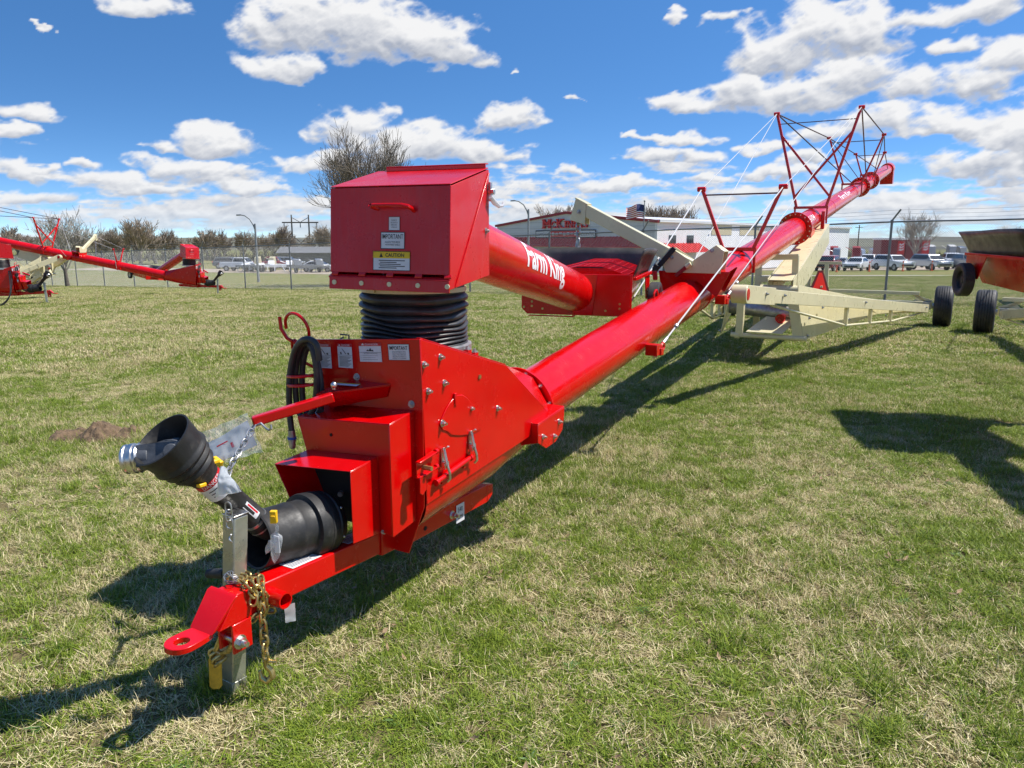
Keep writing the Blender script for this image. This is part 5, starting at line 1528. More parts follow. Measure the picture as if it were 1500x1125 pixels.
        sp = m.build('swing_arm_plate', CREAM, root, bevel=.003)
        if detail >= 2:
            for f1_, dz_ in ((.02, .05), (.02, .30), (.10, .42), (.30, .16), (.62, .09)):
                c = tip.lerp(far, f1_) + Vector((s_ * .003, 0, dz_)); m = MB(); hexbolt(m, c, (s_, 0, 0), .018, .014); m.build('bolt', GALV, sp, smooth=False)
            for f1_ in (.06, .12, .5, .97):
                c = a_.lerp(b_, f1_) + Vector((s_ * (.068 if f1_ < .2 else .058), 0, .02)); m = MB(); hexbolt(m, c, (s_, 0, 0), .016, .014); m.build('bolt', GALV, dr, smooth=False)
        m = MB(); c = Vector((s_ * .33, T_(8.3), 0))
        m.box((s_ * -.0 - .30 if s_ < 0 else .22, T_(8.3), .64), (.10, .09, .50))
        if s_ < 0: m.build('lower_strut', CREAM, root, bevel=.004)
        m = MB(); m.prism([(s_ * (half - .45), ta + .04, .62), (s_ * (half - .75), ta + .04, .72), (s_ * (half - .20), ta + .04, .52), (s_ * (half - .20), ta + .04, .40), (s_ * (half - .60), ta + .04, .46)], (0, .01, 0)); m.build('axle_gusset', CREAM, root)
    m = MB(); m.bar((-half + .25, ta + .06, .66 - axle_drop), (half - .45, ta + .06, .66 - axle_drop), .07, .07); m.bar((-half + .2, ta, .43 - axle_drop), (half - .2, ta, .43 - axle_drop), .12, .14); m.build('axle', CREAM, root, bevel=.005)
    m = MB(); m.cyl((-.42, T_(8.3), .41), (.62, T_(8.3), .41), .035, n=16); m.cyl((-.36, T_(8.3), .41), (-.30, T_(8.3), .41), .055, n=16); m.build('cross_shaft', CREAM, root)
    m = MB(); m.cyl((-.55, T_(8.7), .78), (.45, T_(8.7), .70), .10, n=24); m.build('cross_tube', GALV, root)
    m = MB()
    m.prism([(-.20, T_(8.3) - .05, .46), (.30, T_(8.3) - .05, .46), (.42, T_(8.6), .62), (.0, T_(8.6), .66)], (0, 0, .012)); m.build('toe_plate', CREAM, root, bevel=.003)
    m = MB(); m.cyl((.22, T_(8.5), .66), (.10, T_(11.5), .62), .055, n=18); m.cyl((.22, T_(8.5), .66), (.20, T_(8.52), .64), .068, n=18); m.build('lift_cylinder', RED, root)
    # lift arm between the front frame and the tube
    m = MB(); p0, p1 = Vector((0.17, T_(8.6), 1.05)), Vector((.12, T_(12.3), tz(T_(12.3)) - .24))
    for s_ in (1, -1):
        m.prism([p0 + Vector((s_ * .16, 0, -.10)), p0 + Vector((s_ * .17, -.05, .16)), p1 + Vector((s_ * .13, 0, .10)), p1 + Vector((s_ * .13, .15, -.25)), p0.lerp(p1, .35) + Vector((s_ * .16, 0, -.28))], (s_ * .010, 0, 0))
    m.prism([p0 + Vector((-.158, -.05, .14)), p0 + Vector((.158, -.05, .14)), p1 + Vector((.125, 0, .085)), p1 + Vector((-.125, 0, .085))], (0, 0, .008))
    m.cyl(p0 + Vector((-.28, 0, 0)), p0 + Vector((.28, 0, 0)), .075, n=20); m.build('lift_arm', CREAM, root, bevel=.004)
    m = MB()
    for l in (-.20, .32): m.bar((l, T_(8.9), .48), (l - .02, T_(8.9), tz(T_(8.9)) - .20), .09, .06, (0, 1, 0))
    m.bar((-.22, T_(8.9), 1.18), (.34, T_(8.9), 1.22), .07, .09); m.bar((-.22, T_(8.9), tz(T_(8.9)) - .24), (.34, T_(8.9), tz(T_(8.9)) - .22), .08, .08); m.build('front_frame', CREAM, root, bevel=.004)
    m = MB(); m.bar((-.06, ta - .1, .45), (-.10, ta - .1, 1.30), .08, .06, (0, 1, 0)); m.bar((-.30, ta - .1, 1.27), (.2, ta - .1, 1.27), .06, .06); m.build('rear_post', CREAM, root, bevel=.003)
    if detail >= 2:
        m = MB(); c = Vector((.16, 12.4, .80)); h_ = .36
        tri = [(-.20, 0), (.20, 0), (.035, h_), (-.035, h_)]
        out = [(-.235, -.035), (.235, -.035), (.255, .02), (.06, h_ + .04), (-.06, h_ + .04), (-.255, .02)]
        sx_, sy_ = math.cos(.95), math.sin(.95); nn_ = Vector((sy_, -sx_, 0))
        m.prism([c + Vector((a_ * sx_, a_ * sy_, b_)) for a_, b_ in out], nn_ * -.006, 1); m.prism([c + nn_ * .001 + Vector((a_ * sx_, a_ * sy_, b_)) for a_, b_ in tri], nn_ * .003, 0)
        m.build('slow_vehicle_sign', [SMVR, SMVD], root)
        m = MB(); m.bar(c + Vector((-.19, .03, -.35)), c + Vector((-.19, .03, .50)), .06, .05, (0, 1, 0)); m.bar(c + Vector((-.25, .03, .10)), c + Vector((.05, .03, .10)), .04, .04); m.build('sign_post', CREAM, root, bevel=.003)
        m = MB(); c = axis(t1 + .9); m.prism([c + Vector((.12, -.1, -.35)), c + Vector((.12, .25, -.30)), c + Vector((.12, .25, .02)), c + Vector((.12, -.1, .02))], (.012, 0, 0)); m.bar(c + Vector((.2, .6, .2)), c + Vector((.2, .6, -.55)), .06, .06, (0, 1, 0)); m.build('track_bracket', RED, upper, bevel=.003)
    return root, hq, zt_


MAIN, MHQ, MZT = build_auger(ORG0, -HEAD0, 'large red grain auger in the middle with its drive shaft and hitch towards the viewer', 2, hl=.50, hrim=PLASTIC)
build_auger((4.02, 2.62, 0), -R(33.6), 'red grain auger cut off by the right edge, showing its dark hopper and one wheel', 1, 1, 24, .8, 12.34, 2.19, -23.2, low=1.47, hrim=PLASTIC)  # black hopper rims: shade on the wheel put into the rim colour
LEFT_A, _q, _z = build_auger((-15.2, 22.9, gz(-15.2, 22.9)), R(104), 'red grain auger at the far left edge, its boot nearer the viewer', 1, 1, 20, .66, 9.0, 1.9, -22, 'parked augers on the left', scale=.92, low=1.5)
build_auger((-11.9, 28.2, gz(-11.9, 28.2)), R(94), 'red grain auger behind the far left one, its boot nearest the fence posts', 1, -1, 20, .62, 8.0, 1.9, -42, 'parked augers on the left', scale=.88, low=.56, pitch=R(4.5), axle_drop=.60, masts=(3.3, 6.6), mh=(.72, 1.38), mw_=1.45)

for k_ in range(2):
    m_ = MB(); o_ = .05 * k_
    m_.tube(smooth_path([Vector(p_) for p_ in ((-.33, .05 + o_, 1.15), (-.40, .02 + o_, .80), (-.46 - o_, .10, .35), (-.48 - o_, .35 + o_, .05), (-.47, .75, .03 + o_), (-.44, 1.02 - o_, .30), (-.36, 1.0, .66))], 6), .017, 8); m_.build('hydraulic_hose', RUBBER, LEFT_A)


def mw(l, t, z):
    return ORG0 + _r * l + _a * t + Vector((0, 0, z))


# ---- loose things on the near auger
def world_build(mb, name, mats, label, cat, **kw):
    return tag(mb.build(name, mats, None, **kw), label, cat)


# safety chain wound round the tongue with a hook hanging
sc = MB(); pts = []
for i in range(3):
    for j in range(14):
        a_ = 2 * math.pi * j / 14; t = -.845 + .028 * i + .028 * j / 14
        x = math.cos(a_); z = math.sin(a_)
        k_ = max(abs(x), abs(z)); pts.append(mw(x / k_ * .066 + .06, t + .012 * math.sin(j * 2 + i), .424 + z / k_ * .068))
chain_links(sc, pts, .042, .0048)
root_ = mw(.075, -.70, .40)
chain_links(sc, [mw(.128, -.81, .47), mw(.134, -.81, .33), mw(.135, -.81, .18)], .046, .0052)
hk = mw(.135, -.81, .165)
sc.tube([hk + Vector((0, 0, .02)), hk + Vector((0, 0, -.01)), hk + Vector((.018, 0, -.03)), hk + Vector((.022, 0, -.055)), hk + Vector((.0, 0, -.075)), hk + Vector((-.022, 0, -.06)), hk + Vector((-.026, 0, -.03))], [.010, .011, .012, .013, .014, .012, .006], 10)
sc.tube([hk + Vector((-.012, 0, .012)), hk + Vector((.04, 0, .008))], .008, 8)
world_build(sc, 'safety_chain', BRASS, 'brass coloured safety chain wound round the red tongue with its hook hanging down', 'chain')
# gold link and latch plate below the hitch
gl = MB(); c = mw(-.005, -.845, .265)
e1 = mw(-.02, -.975, .215); e0 = mw(0.0, -.815, .30)
gl.tube([mw(.03, -.89, .315), mw(.025, -.895, .310), mw(.0, -.90, .275), mw(-.02, -.91, .225), mw(.0, -.90, .215), mw(.04, -.90, .235), mw(.07, -.90, .275)], .011, 10)
for q_ in range(4): gl.tube(oval(mw(-.035 + .010 * q_, -.905, .208 - .010 * q_), (1, .3 * q_, .6), (.2, 1, .4 * q_), .045, .032), .0065, 8, closed=True)
gk = world_build(gl, 'shackle_link', BRASS, 'bent brass coloured link hooked through the lug under the red hitch', 'link')
gp = MB(); o = [(-.024, .0), (.024, .0), (.024, -.110), (.013, -.124), (-.013, -.124), (-.024, -.110)]
ex = Vector((1, .08, 0)).normalized(); tc0 = mw(-.045, -.90, .178)
gp.prism([tc0 + ex * a_ + Vector((0, 0, b_)) + Vector((0, 1, 0)) * (-b_) * -.10 for a_, b_ in o], Vector((0, .006, 0)))
gp.tube(oval(tc0 + Vector((0, 0, .004)), (0, 0, 1), ex, .04, .036), .005, 8, closed=True)
world_build(gp, 'latch_plate', GOLD, 'flat gold coloured latch plate dangling from the link below the hitch', 'latch', bevel=.002)
# chain with hooks holding the shaft to the storage arm
hc = MB()
chain_links(hc, [mw(-.235, -.478, .985), mw(-.235, -.54, .92), mw(-.215, -.62, .86), mw(-.165, -.70, .81)], .036, .0036)
hp0 = mw(-.228, -.475, .985)
hc.tube([hp0, hp0 + _r * .03 + Vector((0, 0, .012)), hp0 + _r * .055 + Vector((0, 0, -.004)), hp0 + _r * .075 + Vector((0, 0, -.012)), hp0 + _r * .092 + Vector((0, 0, -.002)), hp0 + _r * .088 + Vector((0, 0, .014))], .0045, 8)
hd_ = MB(); hcA = hc; hc = hd_
chain_links(hc, [mw(*onT(334, 738, -.90)), mw(*onT(337, 782, -.90))], .042, .003)
hq0 = mw(*onT(337, 783, -.90)); hc.tube([hq0 + Vector((.004 * math.cos(i), .004 * math.sin(i), -.0045 * i)) for i in range(8)], .003, 6)
world_build(hcA, 'hanger_chain', GALV, 'thin pale chain with an open hook between the red arm and the black drive shaft', 'chain')
world_build(hd_, 'loose_chain', GALV, 'short loose end of thin pale chain dangling over the top of the jack', 'chain')
# clear bag with the manual behind the shaft
A, B, Cc, D = (onT(300, 646, -.50), onT(386, 664, -.42), onT(362, 605, -.38), onT(292, 640, -.46))
mbag = MB()
BL, BR, TR_, TL_ = onT(306, 684, -.50), onT(385, 663, -.42), onT(362, 604, -.36), onT(291, 637, -.44)
def bag(u, v): return mw(*(BL.lerp(BR, u).lerp(TL_.lerp(TR_, u), v)))
crumple(mbag, bag, 26, 20, .008, 14, 3.3)
mb_ = world_build(mbag, 'manual_bag', FILM, 'clear plastic bag of folded white papers hung behind the black drive shaft', 'bag', angle=80)
pap = MB()
def paper(u, v): return bag(.06 + .86 * u, .04 + .62 * v + .16 * u) + _a * .010
crumple(pap, paper, 14, 10, .004, 9, 5.1)
for (u0, v0, w_, hh) in ((.25, .62, .26, .05), (.55, .30, .06, .22)):
    p_ = paper(u0, v0) - _a * .016; p1_ = paper(u0 + w_, v0) - _a * .016; p2_ = paper(u0 + w_, v0 + hh) - _a * .016; p3_ = paper(u0, v0 + hh) - _a * .016
    pap.add([p_, p1_, p2_, p3_], [(0, 1, 2, 3)], 1)
pp = pap.build('folded_papers', [BAGW, LABELR], mb_, angle=80)
q = MB(); c = mw(*onT(313, 672, -.5)); q.bar(c, c + _r * .05 - Vector((0, 0, .02)), .02, .03); q.build('yellow_tag', YELLOW, mb_, bevel=.004)
# white film bag tied round the shaft
wb = MB()
k0 = mw(*onT(331, 682, -.88)); k1 = mw(*onT(359, 718, -.88)); k2 = mw(*onT(322, 726, -.90))
def wbag(u, v):
    top = k0 + _r * (.02 * (u - .5)); bot = k2.lerp(k1, u)
    p = top.lerp(bot, v); w_ = math.sin(math.pi * v) * .018
    return p - _a * (.015 + w_ * math.sin(math.pi * u))
crumple(wb, wbag, 16, 18, .006, 24, 8.1); crumple(wb, lambda u, v: wbag(u, v) - _a * .018 * math.sin(math.pi * u) * v, 16, 18, .007, 22, 2.4)
world_build(wb, 'tied_bag', BAGW, 'crumpled white film bag knotted round the black drive shaft beside the danger label', 'bag', angle=80)
# clear bags of small parts with a yellow clip
cb = MB(); n0 = mw(*onT(406, 768, -.72)); n1 = mw(*onT(402, 826, -.72)); n2 = mw(*onT(389, 812, -.72))
def cbag(a_, b_, w_, s_):
    def f_(u, v):
        p = a_.lerp(b_, v); ww = w_ * (math.sin(math.pi * min(1, .12 + v * .9)) ** .7) * (0.35 if v < .25 else 1)
        ang_ = u * 2 * math.pi
        return p + _r * math.cos(ang_) * ww + _a * math.sin(ang_) * ww * .45
    crumple(cb, f_, 20, 18, .0035, 40, s_)
cbag(n0, n1, .030, 1.1); cbag(n0.lerp(n1, .3), n2, .022, 6.4)
co = world_build(cb, 'parts_bag', FILM, 'small clear bag of hardware hanging by a yellow clip before the black bell', 'bag', angle=80)
q = MB(); q.prism([n0.lerp(n1, .42) + _r * a_ + Vector((0, 0, b_)) for a_, b_ in ((-.012, .02), (.014, .02), (.016, -.045), (-.01, -.05))], _a * .004); q.build('printed_slip', LABELW, co)
q = MB(); c = mw(*onT(401, 757, -.705)); q.box(c, (.026, .02, .05)); q.box(c + Vector((.0, -.012, .005)), (.018, .006, .008)); q.build('yellow_clip', YELLOW, co, bevel=.004)
# tag under the pipe
q = MB(); c = mw(*onL(425, 893, .165)); crumple(q, lambda u, v: c + _r * (.02 * (u - .5)) + _a * .035 * (u - .5) + Vector((0, 0, -.075 * (v - .3))), 5, 8, .003, 30, 2.2)
world_build(q, 'paper_tag', BAGW, 'small white paper tag hanging below the red pipe stub on the tongue', 'tag', angle=80)

# ------------------------------------------------------------------ the place around
ASPH = mat('lot_gravel', (0.40, 0.33, 0.25), 0.9, var=0.15, vscale=0.6, bump=0.3, bscale=40)
CONC = mat('pale_concrete', (0.52, 0.47, 0.41), 0.85, var=0.1, vscale=1.5, bump=0.2, bscale=60)
METALW = mat('grey_siding', (0.60, 0.61, 0.63), 0.5, var=0.04, vscale=0.5)
WHITEW = mat('white_siding', (0.78, 0.79, 0.80), 0.5, var=0.03, vscale=0.5)
TANW = mat('tan_siding', (0.52, 0.46, 0.30), 0.5, var=0.03, vscale=0.5)
AWN = mat('red_awning', (0.62, 0.015, 0.015), 0.45, var=0.1, vscale=2)
WIN = mat('window_glass', (0.015, 0.018, 0.022), 0.08, spec=0.8)
ROOFM = mat('roof_sheet', (0.62, 0.63, 0.64), 0.5)
SIGNR = mat('sign_red', (0.62, 0.012, 0.012), 0.45)
BARK = mat('bark', (0.115, 0.10, 0.082), 0.9, var=0.3, vscale=6, bump=0.5, bscale=30)
TWIG = mat('twigs', (0.30, 0.245, 0.185), 0.9, var=0.25, vscale=0.8)
TWIGB = mat('twigs_grey', (0.34, 0.31, 0.26), 0.9, var=0.25, vscale=0.5)
POLEM = mat('pole_metal', (0.28, 0.29, 0.30), 0.5, metal=0.5)
FENCEM = mat('fence_galvanised', (0.24, 0.25, 0.26), 0.5, metal=0.55, var=0.15, vscale=4)
WIREM = mat('fence_wire', (0.40, 0.41, 0.42), 0.5, metal=0.4)
WOODP = mat('weathered_wood', (0.16, 0.13, 0.10), 0.85, var=0.25, vscale=3)
ORANGE = mat('orange_plastic', (0.75, 0.10, 0.015), 0.45)
FLAGR = mat('flag_red', (0.45, 0.02, 0.03), 0.7)
FLAGW = mat('flag_white', (0.75, 0.74, 0.72), 0.7)
FLAGB = mat('flag_blue', (0.02, 0.03, 0.12), 0.7)


def gpt(x, y, dz=0.0): return Vector((x, y, gz(x, y) + dz))


# concrete walk and gravel lots beyond the fence
tag(strip('sidewalk', (62, 30.5), (-2, 76), 1.9, 0.03, CONC, 80), 'pale concrete walk running along the grass beyond the fence')
tag(strip('gravel_lot', (96, 72), (4, 138), 46, 0.03, ASPH, 60), 'tan gravel lot with parked vehicles')
tag(strip('gravel_yard', (-10, 92), (-62, 108), 9, 0.03, ASPH, 40), 'strip of gravel yard behind the left field')

# ---- chain-link fence, one straight run
FP1, FP0 = Vector((11.3, 22.5)), Vector((-14.0, 41.0))
FD = (FP0 - FP1); SP = 0.1295
def fpt(s, dz=0.0):
    q = FP1 + FD * s
    return Vector((q.x, q.y, gz(q.x, q.y) + dz))
fence = empty('chain_link_fence', fpt(0), 0, 'long galvanised chain-link fence topped with barbed wire arms across the lawn', 'fence')
FO = fpt(0)
FH = 2.35
ss = [k * SP for k in range(-4, 20)]
fn = Vector((-FD.y, FD.x, 0)).normalized()
if fn.y < 0: fn = -fn
for s in ss:
    b = fpt(s) - FO; q = MB(); q.cyl(b - Vector((0, 0, .1)), b + Vector((0, 0, FH + .02)), .036, n=10); q.cyl(b + Vector((0, 0, FH + .02)), b + Vector((0, 0, FH + .06)), .045, n=10)
    q.bar(b + Vector((0, 0, FH + .04)), b + Vector((0, 0, FH + .36)) + fn * -.05 + (FD.normalized().to_3d() * -.22), .05, .012, fn)
    q.build('post', FENCEM, fence)
q = MB(); q.tube([fpt(s, FH) - FO for s in np.linspace(ss[0], ss[-1], 120)], .024, 8); q.build('top_rail', FENCEM, fence)
for k in range(3):
    q = MB(); q.tube([fpt(s, FH + .12 + .11 * k) - FO + fn * -.017 * k - FD.normalized().to_3d() * .07 * k + Vector((0, 0, -.02 * math.sin(math.pi * ((s - ss[0]) / SP % 1)))) for s in np.linspace(ss[0], ss[-1], 240)], .0038, 4); q.build('barbed_wire', WIREM, fence)
# woven wire as straight strands both ways
mb = MB(); Ls = FD.length; step = 0.066
smin, smax = ss[0] * Ls, ss[-1] * Ls
nst = int((smax - smin) / step)
for k in range(-int(FH / step), nst):
    for sg in (1, -1):
        a0 = smin + k * step; z0, z1 = 0.03, FH
        x0, x1 = (a0, a0 + FH * .95) if sg == 1 else (a0 + FH * .95, a0)
        if max(x0, x1) < smin or min(x0, x1) > smax: continue
        p0 = fpt(x0 / Ls, z0) - FO + fn * .004 * sg; p1 = fpt(x1 / Ls, z1) - FO + fn * .004 * sg
        w_ = .0034
        e = FD.normalized().to_3d() * w_
        mb.add([p0 - e, p0 + e, p1 + e, p1 - e], [(0, 1, 2, 3)])
        e2 = fn * w_
        mb.add([p0 - e2, p0 + e2, p1 + e2, p1 - e2], [(0, 1, 2, 3)])
me_o = mb.build('wire_mesh', WIREM, fence, smooth=False)

# ---- store building: grey gable end towards the lawn, long white side to the right
c0 = Vector((16.3, 85.0)); gl_ = Vector((-2.2, 112.0)); wr_ = Vector((39.6, 111.0)); zb = gz(16, 85) - .3
bld = empty('store_building', (c0.x, c0.y, zb), 0, 'long low store with a grey gable front, red lettering, red awnings and white side', 'building')
gd = (gl_ - c0).normalized().to_3d(); wd = (wr_ - c0).normalized().to_3d(); glen = (gl_ - c0).length; wlen = (wr_ - c0).length + 30
EH, RH = 5.95, 7.35
U = Vector((0, 0, 1))
q = MB(); q.prism([Vector((0, 0, 0)), gd * glen, gd * glen + U * EH, gd * glen * .5 + U * RH, U * EH], wd * wlen * .55)
fw = q.build('gable_wall', METALW, bld, smooth=False)
gn = gd.cross(U).normalized()
if gn.y > 0: gn = -gn
wn = wd.cross(U).normalized()
if wn.y > 0: wn = -wn
for k in range(9):
    z = .75 * k + .3; q = MB(); q.bar(gn * .02 + U * z, gd * glen + gn * .02 + U * z, .03, .02); q.build('siding_seam', POLEM, fw)
q = MB(); q.prism([wn * .05 + U * 0, wd * wlen + wn * .05, wd * wlen + wn * .05 + U * EH, wn * .05 + U * EH], -wn * .3)
sw_ = q.build('side_wall', WHITEW, bld, smooth=False)
q = MB(); q.bar(wn * .1 + U * (EH + .12), wd * wlen + wn * .1 + U * (EH + .12), .6, .28); q.build('side_eave', ROOFM, bld)
for a_, b_ in ((gd * -.3 + U * (EH + .05), gd * glen * .5 + U * (RH + .1)), (gd * glen * .5 + U * (RH + .1), gd * (glen + .3) + U * (EH + .05))):
    q = MB(); q.bar(a_ + gn * .05, b_ + gn * .05, .3, .32); q.build('gable_trim', TRIMR, bld)
for x0, x1 in ((13, 18.5), (21, 27), (31, 37), (41, 47)):
    q = MB(); q.prism([wd * x0 + wn * .06 + U * 4.6, wd * x1 + wn * .06 + U * 4.6, wd * x1 + wn * .06 + U * 5.8, wd * x0 + wn * .06 + U * 5.8], wn * .05); q.build('tan_panel', TANW, sw_)
for x0 in (2.6, 6.8):
    q = MB(); q.prism([wd * x0 + wn * .06 + U * 3.4, wd * (x0 + 1.6) + wn * .06 + U * 3.4, wd * (x0 + 1.6) + wn * .06 + U * 4.5, wd * x0 + wn * .06 + U * 4.5], wn * .05); q.build('window', WIN, sw_)
for x0 in (12.6, 20.6, 27.5, 38):
    q = MB(); q.bar(wd * x0 + wn * .1, wd * x0 + wn * .1 + U * EH, .12, .12); q.build('downpipe', ROOFM, sw_)
q = MB(); q.prism([wd * 24 + wn * .06, wd * 27 + wn * .06, wd * 27 + wn * .06 + U * 3.2, wd * 24 + wn * .06 + U * 3.2], wn * .05); q.build('door', WIN, sw_)
q = MB(); q.prism([gd * 2.2 + gn * .06 + U * 4.1, gd * 4 + gn * .06 + U * 4.1, gd * 4 + gn * .06 + U * 4.9, gd * 2.2 + gn * .06 + U * 4.9], gn * .05); q.build('window', WIN, fw)
def awning(o, d, n_, x0, x1, zt_, zl, out, nm='awning'):
    q = MB(); q.prism([o + d * x0 + U * zt_, o + d * x1 + U * zt_, o + d * x1 + n_ * out + U * zl, o + d * x0 + n_ * out + U * zl], U * -.08)
    k = int((x1 - x0) / .6)
    for i in range(k + 1):
        p = o + d * (x0 + (x1 - x0) * i / k); q.bar(p + U * (zt_ + .05), p + n_ * out + U * (zl + .05), .07, .07)
    return q.build(nm, AWN, bld)
awning(Vector(), gd, gn, 1.0, glen - 3, 4.35, 3.15, 1.3)
awning(Vector(), wd, wn, 0.3, 9.8, 3.6, 2.6, 1.6)
for x0 in np.linspace(2, glen - 4, 9):
    q = MB(); q.prism([gd * x0 + gn * .05 + U * .3, gd * (x0 + 1.9) + gn * .05 + U * .3, gd * (x0 + 1.9) + gn * .05 + U * 2.1, gd * x0 + gn * .05 + U * 2.1], gn * .05); q.build('window', WIN, fw)
def gpix(u, v):         # point on the gable wall plane
    P = Vector((0, 0, CAM_H)); d = pix_ray(u, v); o = Vector((c0.x, c0.y, zb)) + gn * .12; t = (o - P).dot(gn) / d.dot(gn); return P + d * t - Vector((c0.x, c0.y, zb))
q = MB(); ex = (-gd).normalized()
L0, L1 = gpix(795, 335), gpix(862, 334); wtot = (L1 - L0).length
put_text(q, 'M', L0 + ex * wtot * .012, ex, U, 1.22, wtot * .18, 0, offset=.012, thick=.15)
put_text(q, 'C', L0 + ex * wtot * .222, ex, U, .95, wtot * .085, 0, offset=.018, thick=.15)
put_text(q, 'K', L0 + ex * wtot * .335, ex, U, 1.22, wtot * .145, 0, offset=.012, thick=.15)
xw = .515
for chh, w_ in (('I', .032), ('N', .10), ('N', .10), ('I', .032), ('S', .085)):
    put_text(q, chh, L0 + ex * wtot * xw, ex, U, .95, wtot * w_, 0, offset=.012, thick=.15); xw += w_ + .032
# slab serifs along head and foot of the letters
for xs_, w_, hh in ((-.002, .208, 1.22), (.322, .168, 1.22), (.502, .058, .95), (.568, .122, .95), (.700, .122, .95), (.832, .058, .95)):
    for z0 in (0.0, hh - .15):
        for f0, f1 in ((0, .34), (.66, 1)):
            a_ = L0 + ex * wtot * (xs_ + w_ * f0); b_ = L0 + ex * wtot * (xs_ + w_ * f1)
            q.prism([a_ + U * z0, b_ + U * z0, b_ + U * (z0 + .15), a_ + U * (z0 + .15)], gn * .155)
q.build('store_lettering', SIGNR, fw, smooth=False)
bo = gpix(785, 349); be = gpix(873, 347); bl_ = (be - bo).length
st = Sticker(bo + U * 1.05, ex, U, bl_, 1.05, lift=.05); st.rect(.27, .06, .74, .94, 2); st.frame(1, .012)
st.text('COMMERCIAL', .02, .72, .42, 1, .23); st.text('RESIDENTIAL', .76, .72, .42, 1, .22)
for i in range(7): st.rect(.29 + .063 * i, .30 + .04 * (i % 2), .335 + .063 * i, .66 - .05 * (i % 3), 0, 2)
sb = st.done(fw, 'sign_board')
q = MB(); p = wd * 0.6 + wn * .12; q.prism([p + U * 1.0, p + wd * .7 + U * 1.0, p + wd * .7 + U * 1.8, p + U * 1.8], wn * .03); q.build('blue_notice', BLUE, sw_)

# ---- flag pole and flag
fpz = gpt(13.6, 78)
fl = empty('flag_pole', fpz, 0, 'tall grey pole flying a striped flag in front of the store', 'flag pole')
q = MB(); q.cyl((0, 0, 0), (0, 0, 7.3), .07, .045, n=10); q.sphere((0, 0, 7.38), .10, 10); q.build('pole', POLEM, fl)
q = MB(); nu, nv = 26, 26; vs = []
for j in range(nv + 1):
    for i in range(nu + 1):
        u, v = i / nu, j / nv
        x = -2.0 * u * (1 - .06 * u); z = 7.0 - 1.30 * v - .25 * u * u + .10 * math.sin(u * 7 + v * 1.2) * u; y = .16 * math.sin(u * 9 + v * 2.5) * (.3 + u)
        vs.append((x, y, z + .10 * math.sin(u * 4.2)))
fs = [(j * (nu + 1) + i, j * (nu + 1) + i + 1, (j + 1) * (nu + 1) + i + 1, (j + 1) * (nu + 1) + i) for j in range(nv) for i in range(nu)]
ms_ = [2 if (i < nu * .4 and j < nv * 7 / 13) else (0 if (j // 2) % 2 == 0 else 1) for j in range(nv) for i in range(nu)]
q.add(vs, fs); q.m = ms_
q.build('flag', [FLAGR, FLAGW, FLAGB], fl, angle=80)


# ---- street lamps, pylon, utility poles
def lamp(x, y, h, arm, label):
    e = empty('street_lamp', gpt(x, y), 0, label, 'street lamp', 'street lamps beyond the fence')
    q = MB(); q.cyl((0, 0, 0), (0, 0, h), .11, .07, n=12); q.build('pole', POLEM, e)
    q = MB(); q.tube([(0, 0, h - .5), (arm * .12, 0, h - .1), (arm * .35, 0, h + .35), (arm * .7, 0, h + .62), (arm, 0, h + .68)], [.06, .055, .05, .045, .045], 8); q.build('arm', POLEM, e)
    q = MB(); q.bar((arm * .92, 0, h + .68), (arm * 1.28, 0, h + .66), .22, .10); q.build('lamp_head', POLEM, e, bevel=.02)
    return e
lamp(1.35, 62, 5.6, -1.15, 'curved-arm street lamp standing before the gable end of the store')
lamp(-20.4, 60, 4.6, -1.1, 'curved-arm street lamp rising over the fence on the left field')
py = empty('power_pylon', gpt(-42, 150), 0, 'wooden H-frame power pylon with a cross arm beyond the left trees', 'pylon')
for x in (-1.7, 1.7):
    q = MB(); q.cyl((x, 0, 0), (x, 0, 8.9), .19, .13, n=10); q.build('pole', WOODP, py)
q = MB(); q.bar((-3.6, 0, 7.4), (3.6, 0, 7.4), .2, .24); q.build('cross_arm', WOODP, py)
q = MB(); q.bar((-1.7, .1, 4.9), (1.7, .1, 1.9), .12, .12); q.bar((1.7, -.1, 4.9), (-1.7, -.1, 1.9), .12, .12); q.bar((-1.7, 0, 8.4), (-.1, 0, 7.5), .10, .10); q.bar((1.7, 0, 8.4), (.1, 0, 7.5), .10, .10); q.build('brace', WOODP, py)
for x in (-3.2, 0, 3.2):
    q = MB(); q.lathe([(0, .06), (-.2, .11), (-.3, .07), (-.5, .11), (-.9, .08)], (x, 0, 7.3), (0, 0, 1), 10); q.build('insulator', POLEM, py)
for i, (u, d_, h_, lb) in enumerate(((1229, 150, 5.2, 'utility pole with a transformer beyond the crowded lot'), (1257, 170, 6.4, 'plain utility pole beyond the crowded lot'))):
    x = (u - 750) / 1103 * d_; e = empty('utility_pole', gpt(x, d_), 0, lb, 'utility pole')
    q = MB(); q.cyl((0, 0, 0), (0, 0, h_ + 1), .16, .11, n=10); q.build('pole', WOODP, e)
    q = MB(); q.bar((-.9, 0, h_ + .5), (.9, 0, h_ + .5), .1, .12); q.build('cross_arm', WOODP, e)
    if i == 0: q = MB(); q.cyl((.3, 0, h_ - .9), (.3, 0, h_ - .2), .26, n=12); q.build('transformer', POLEM, e)


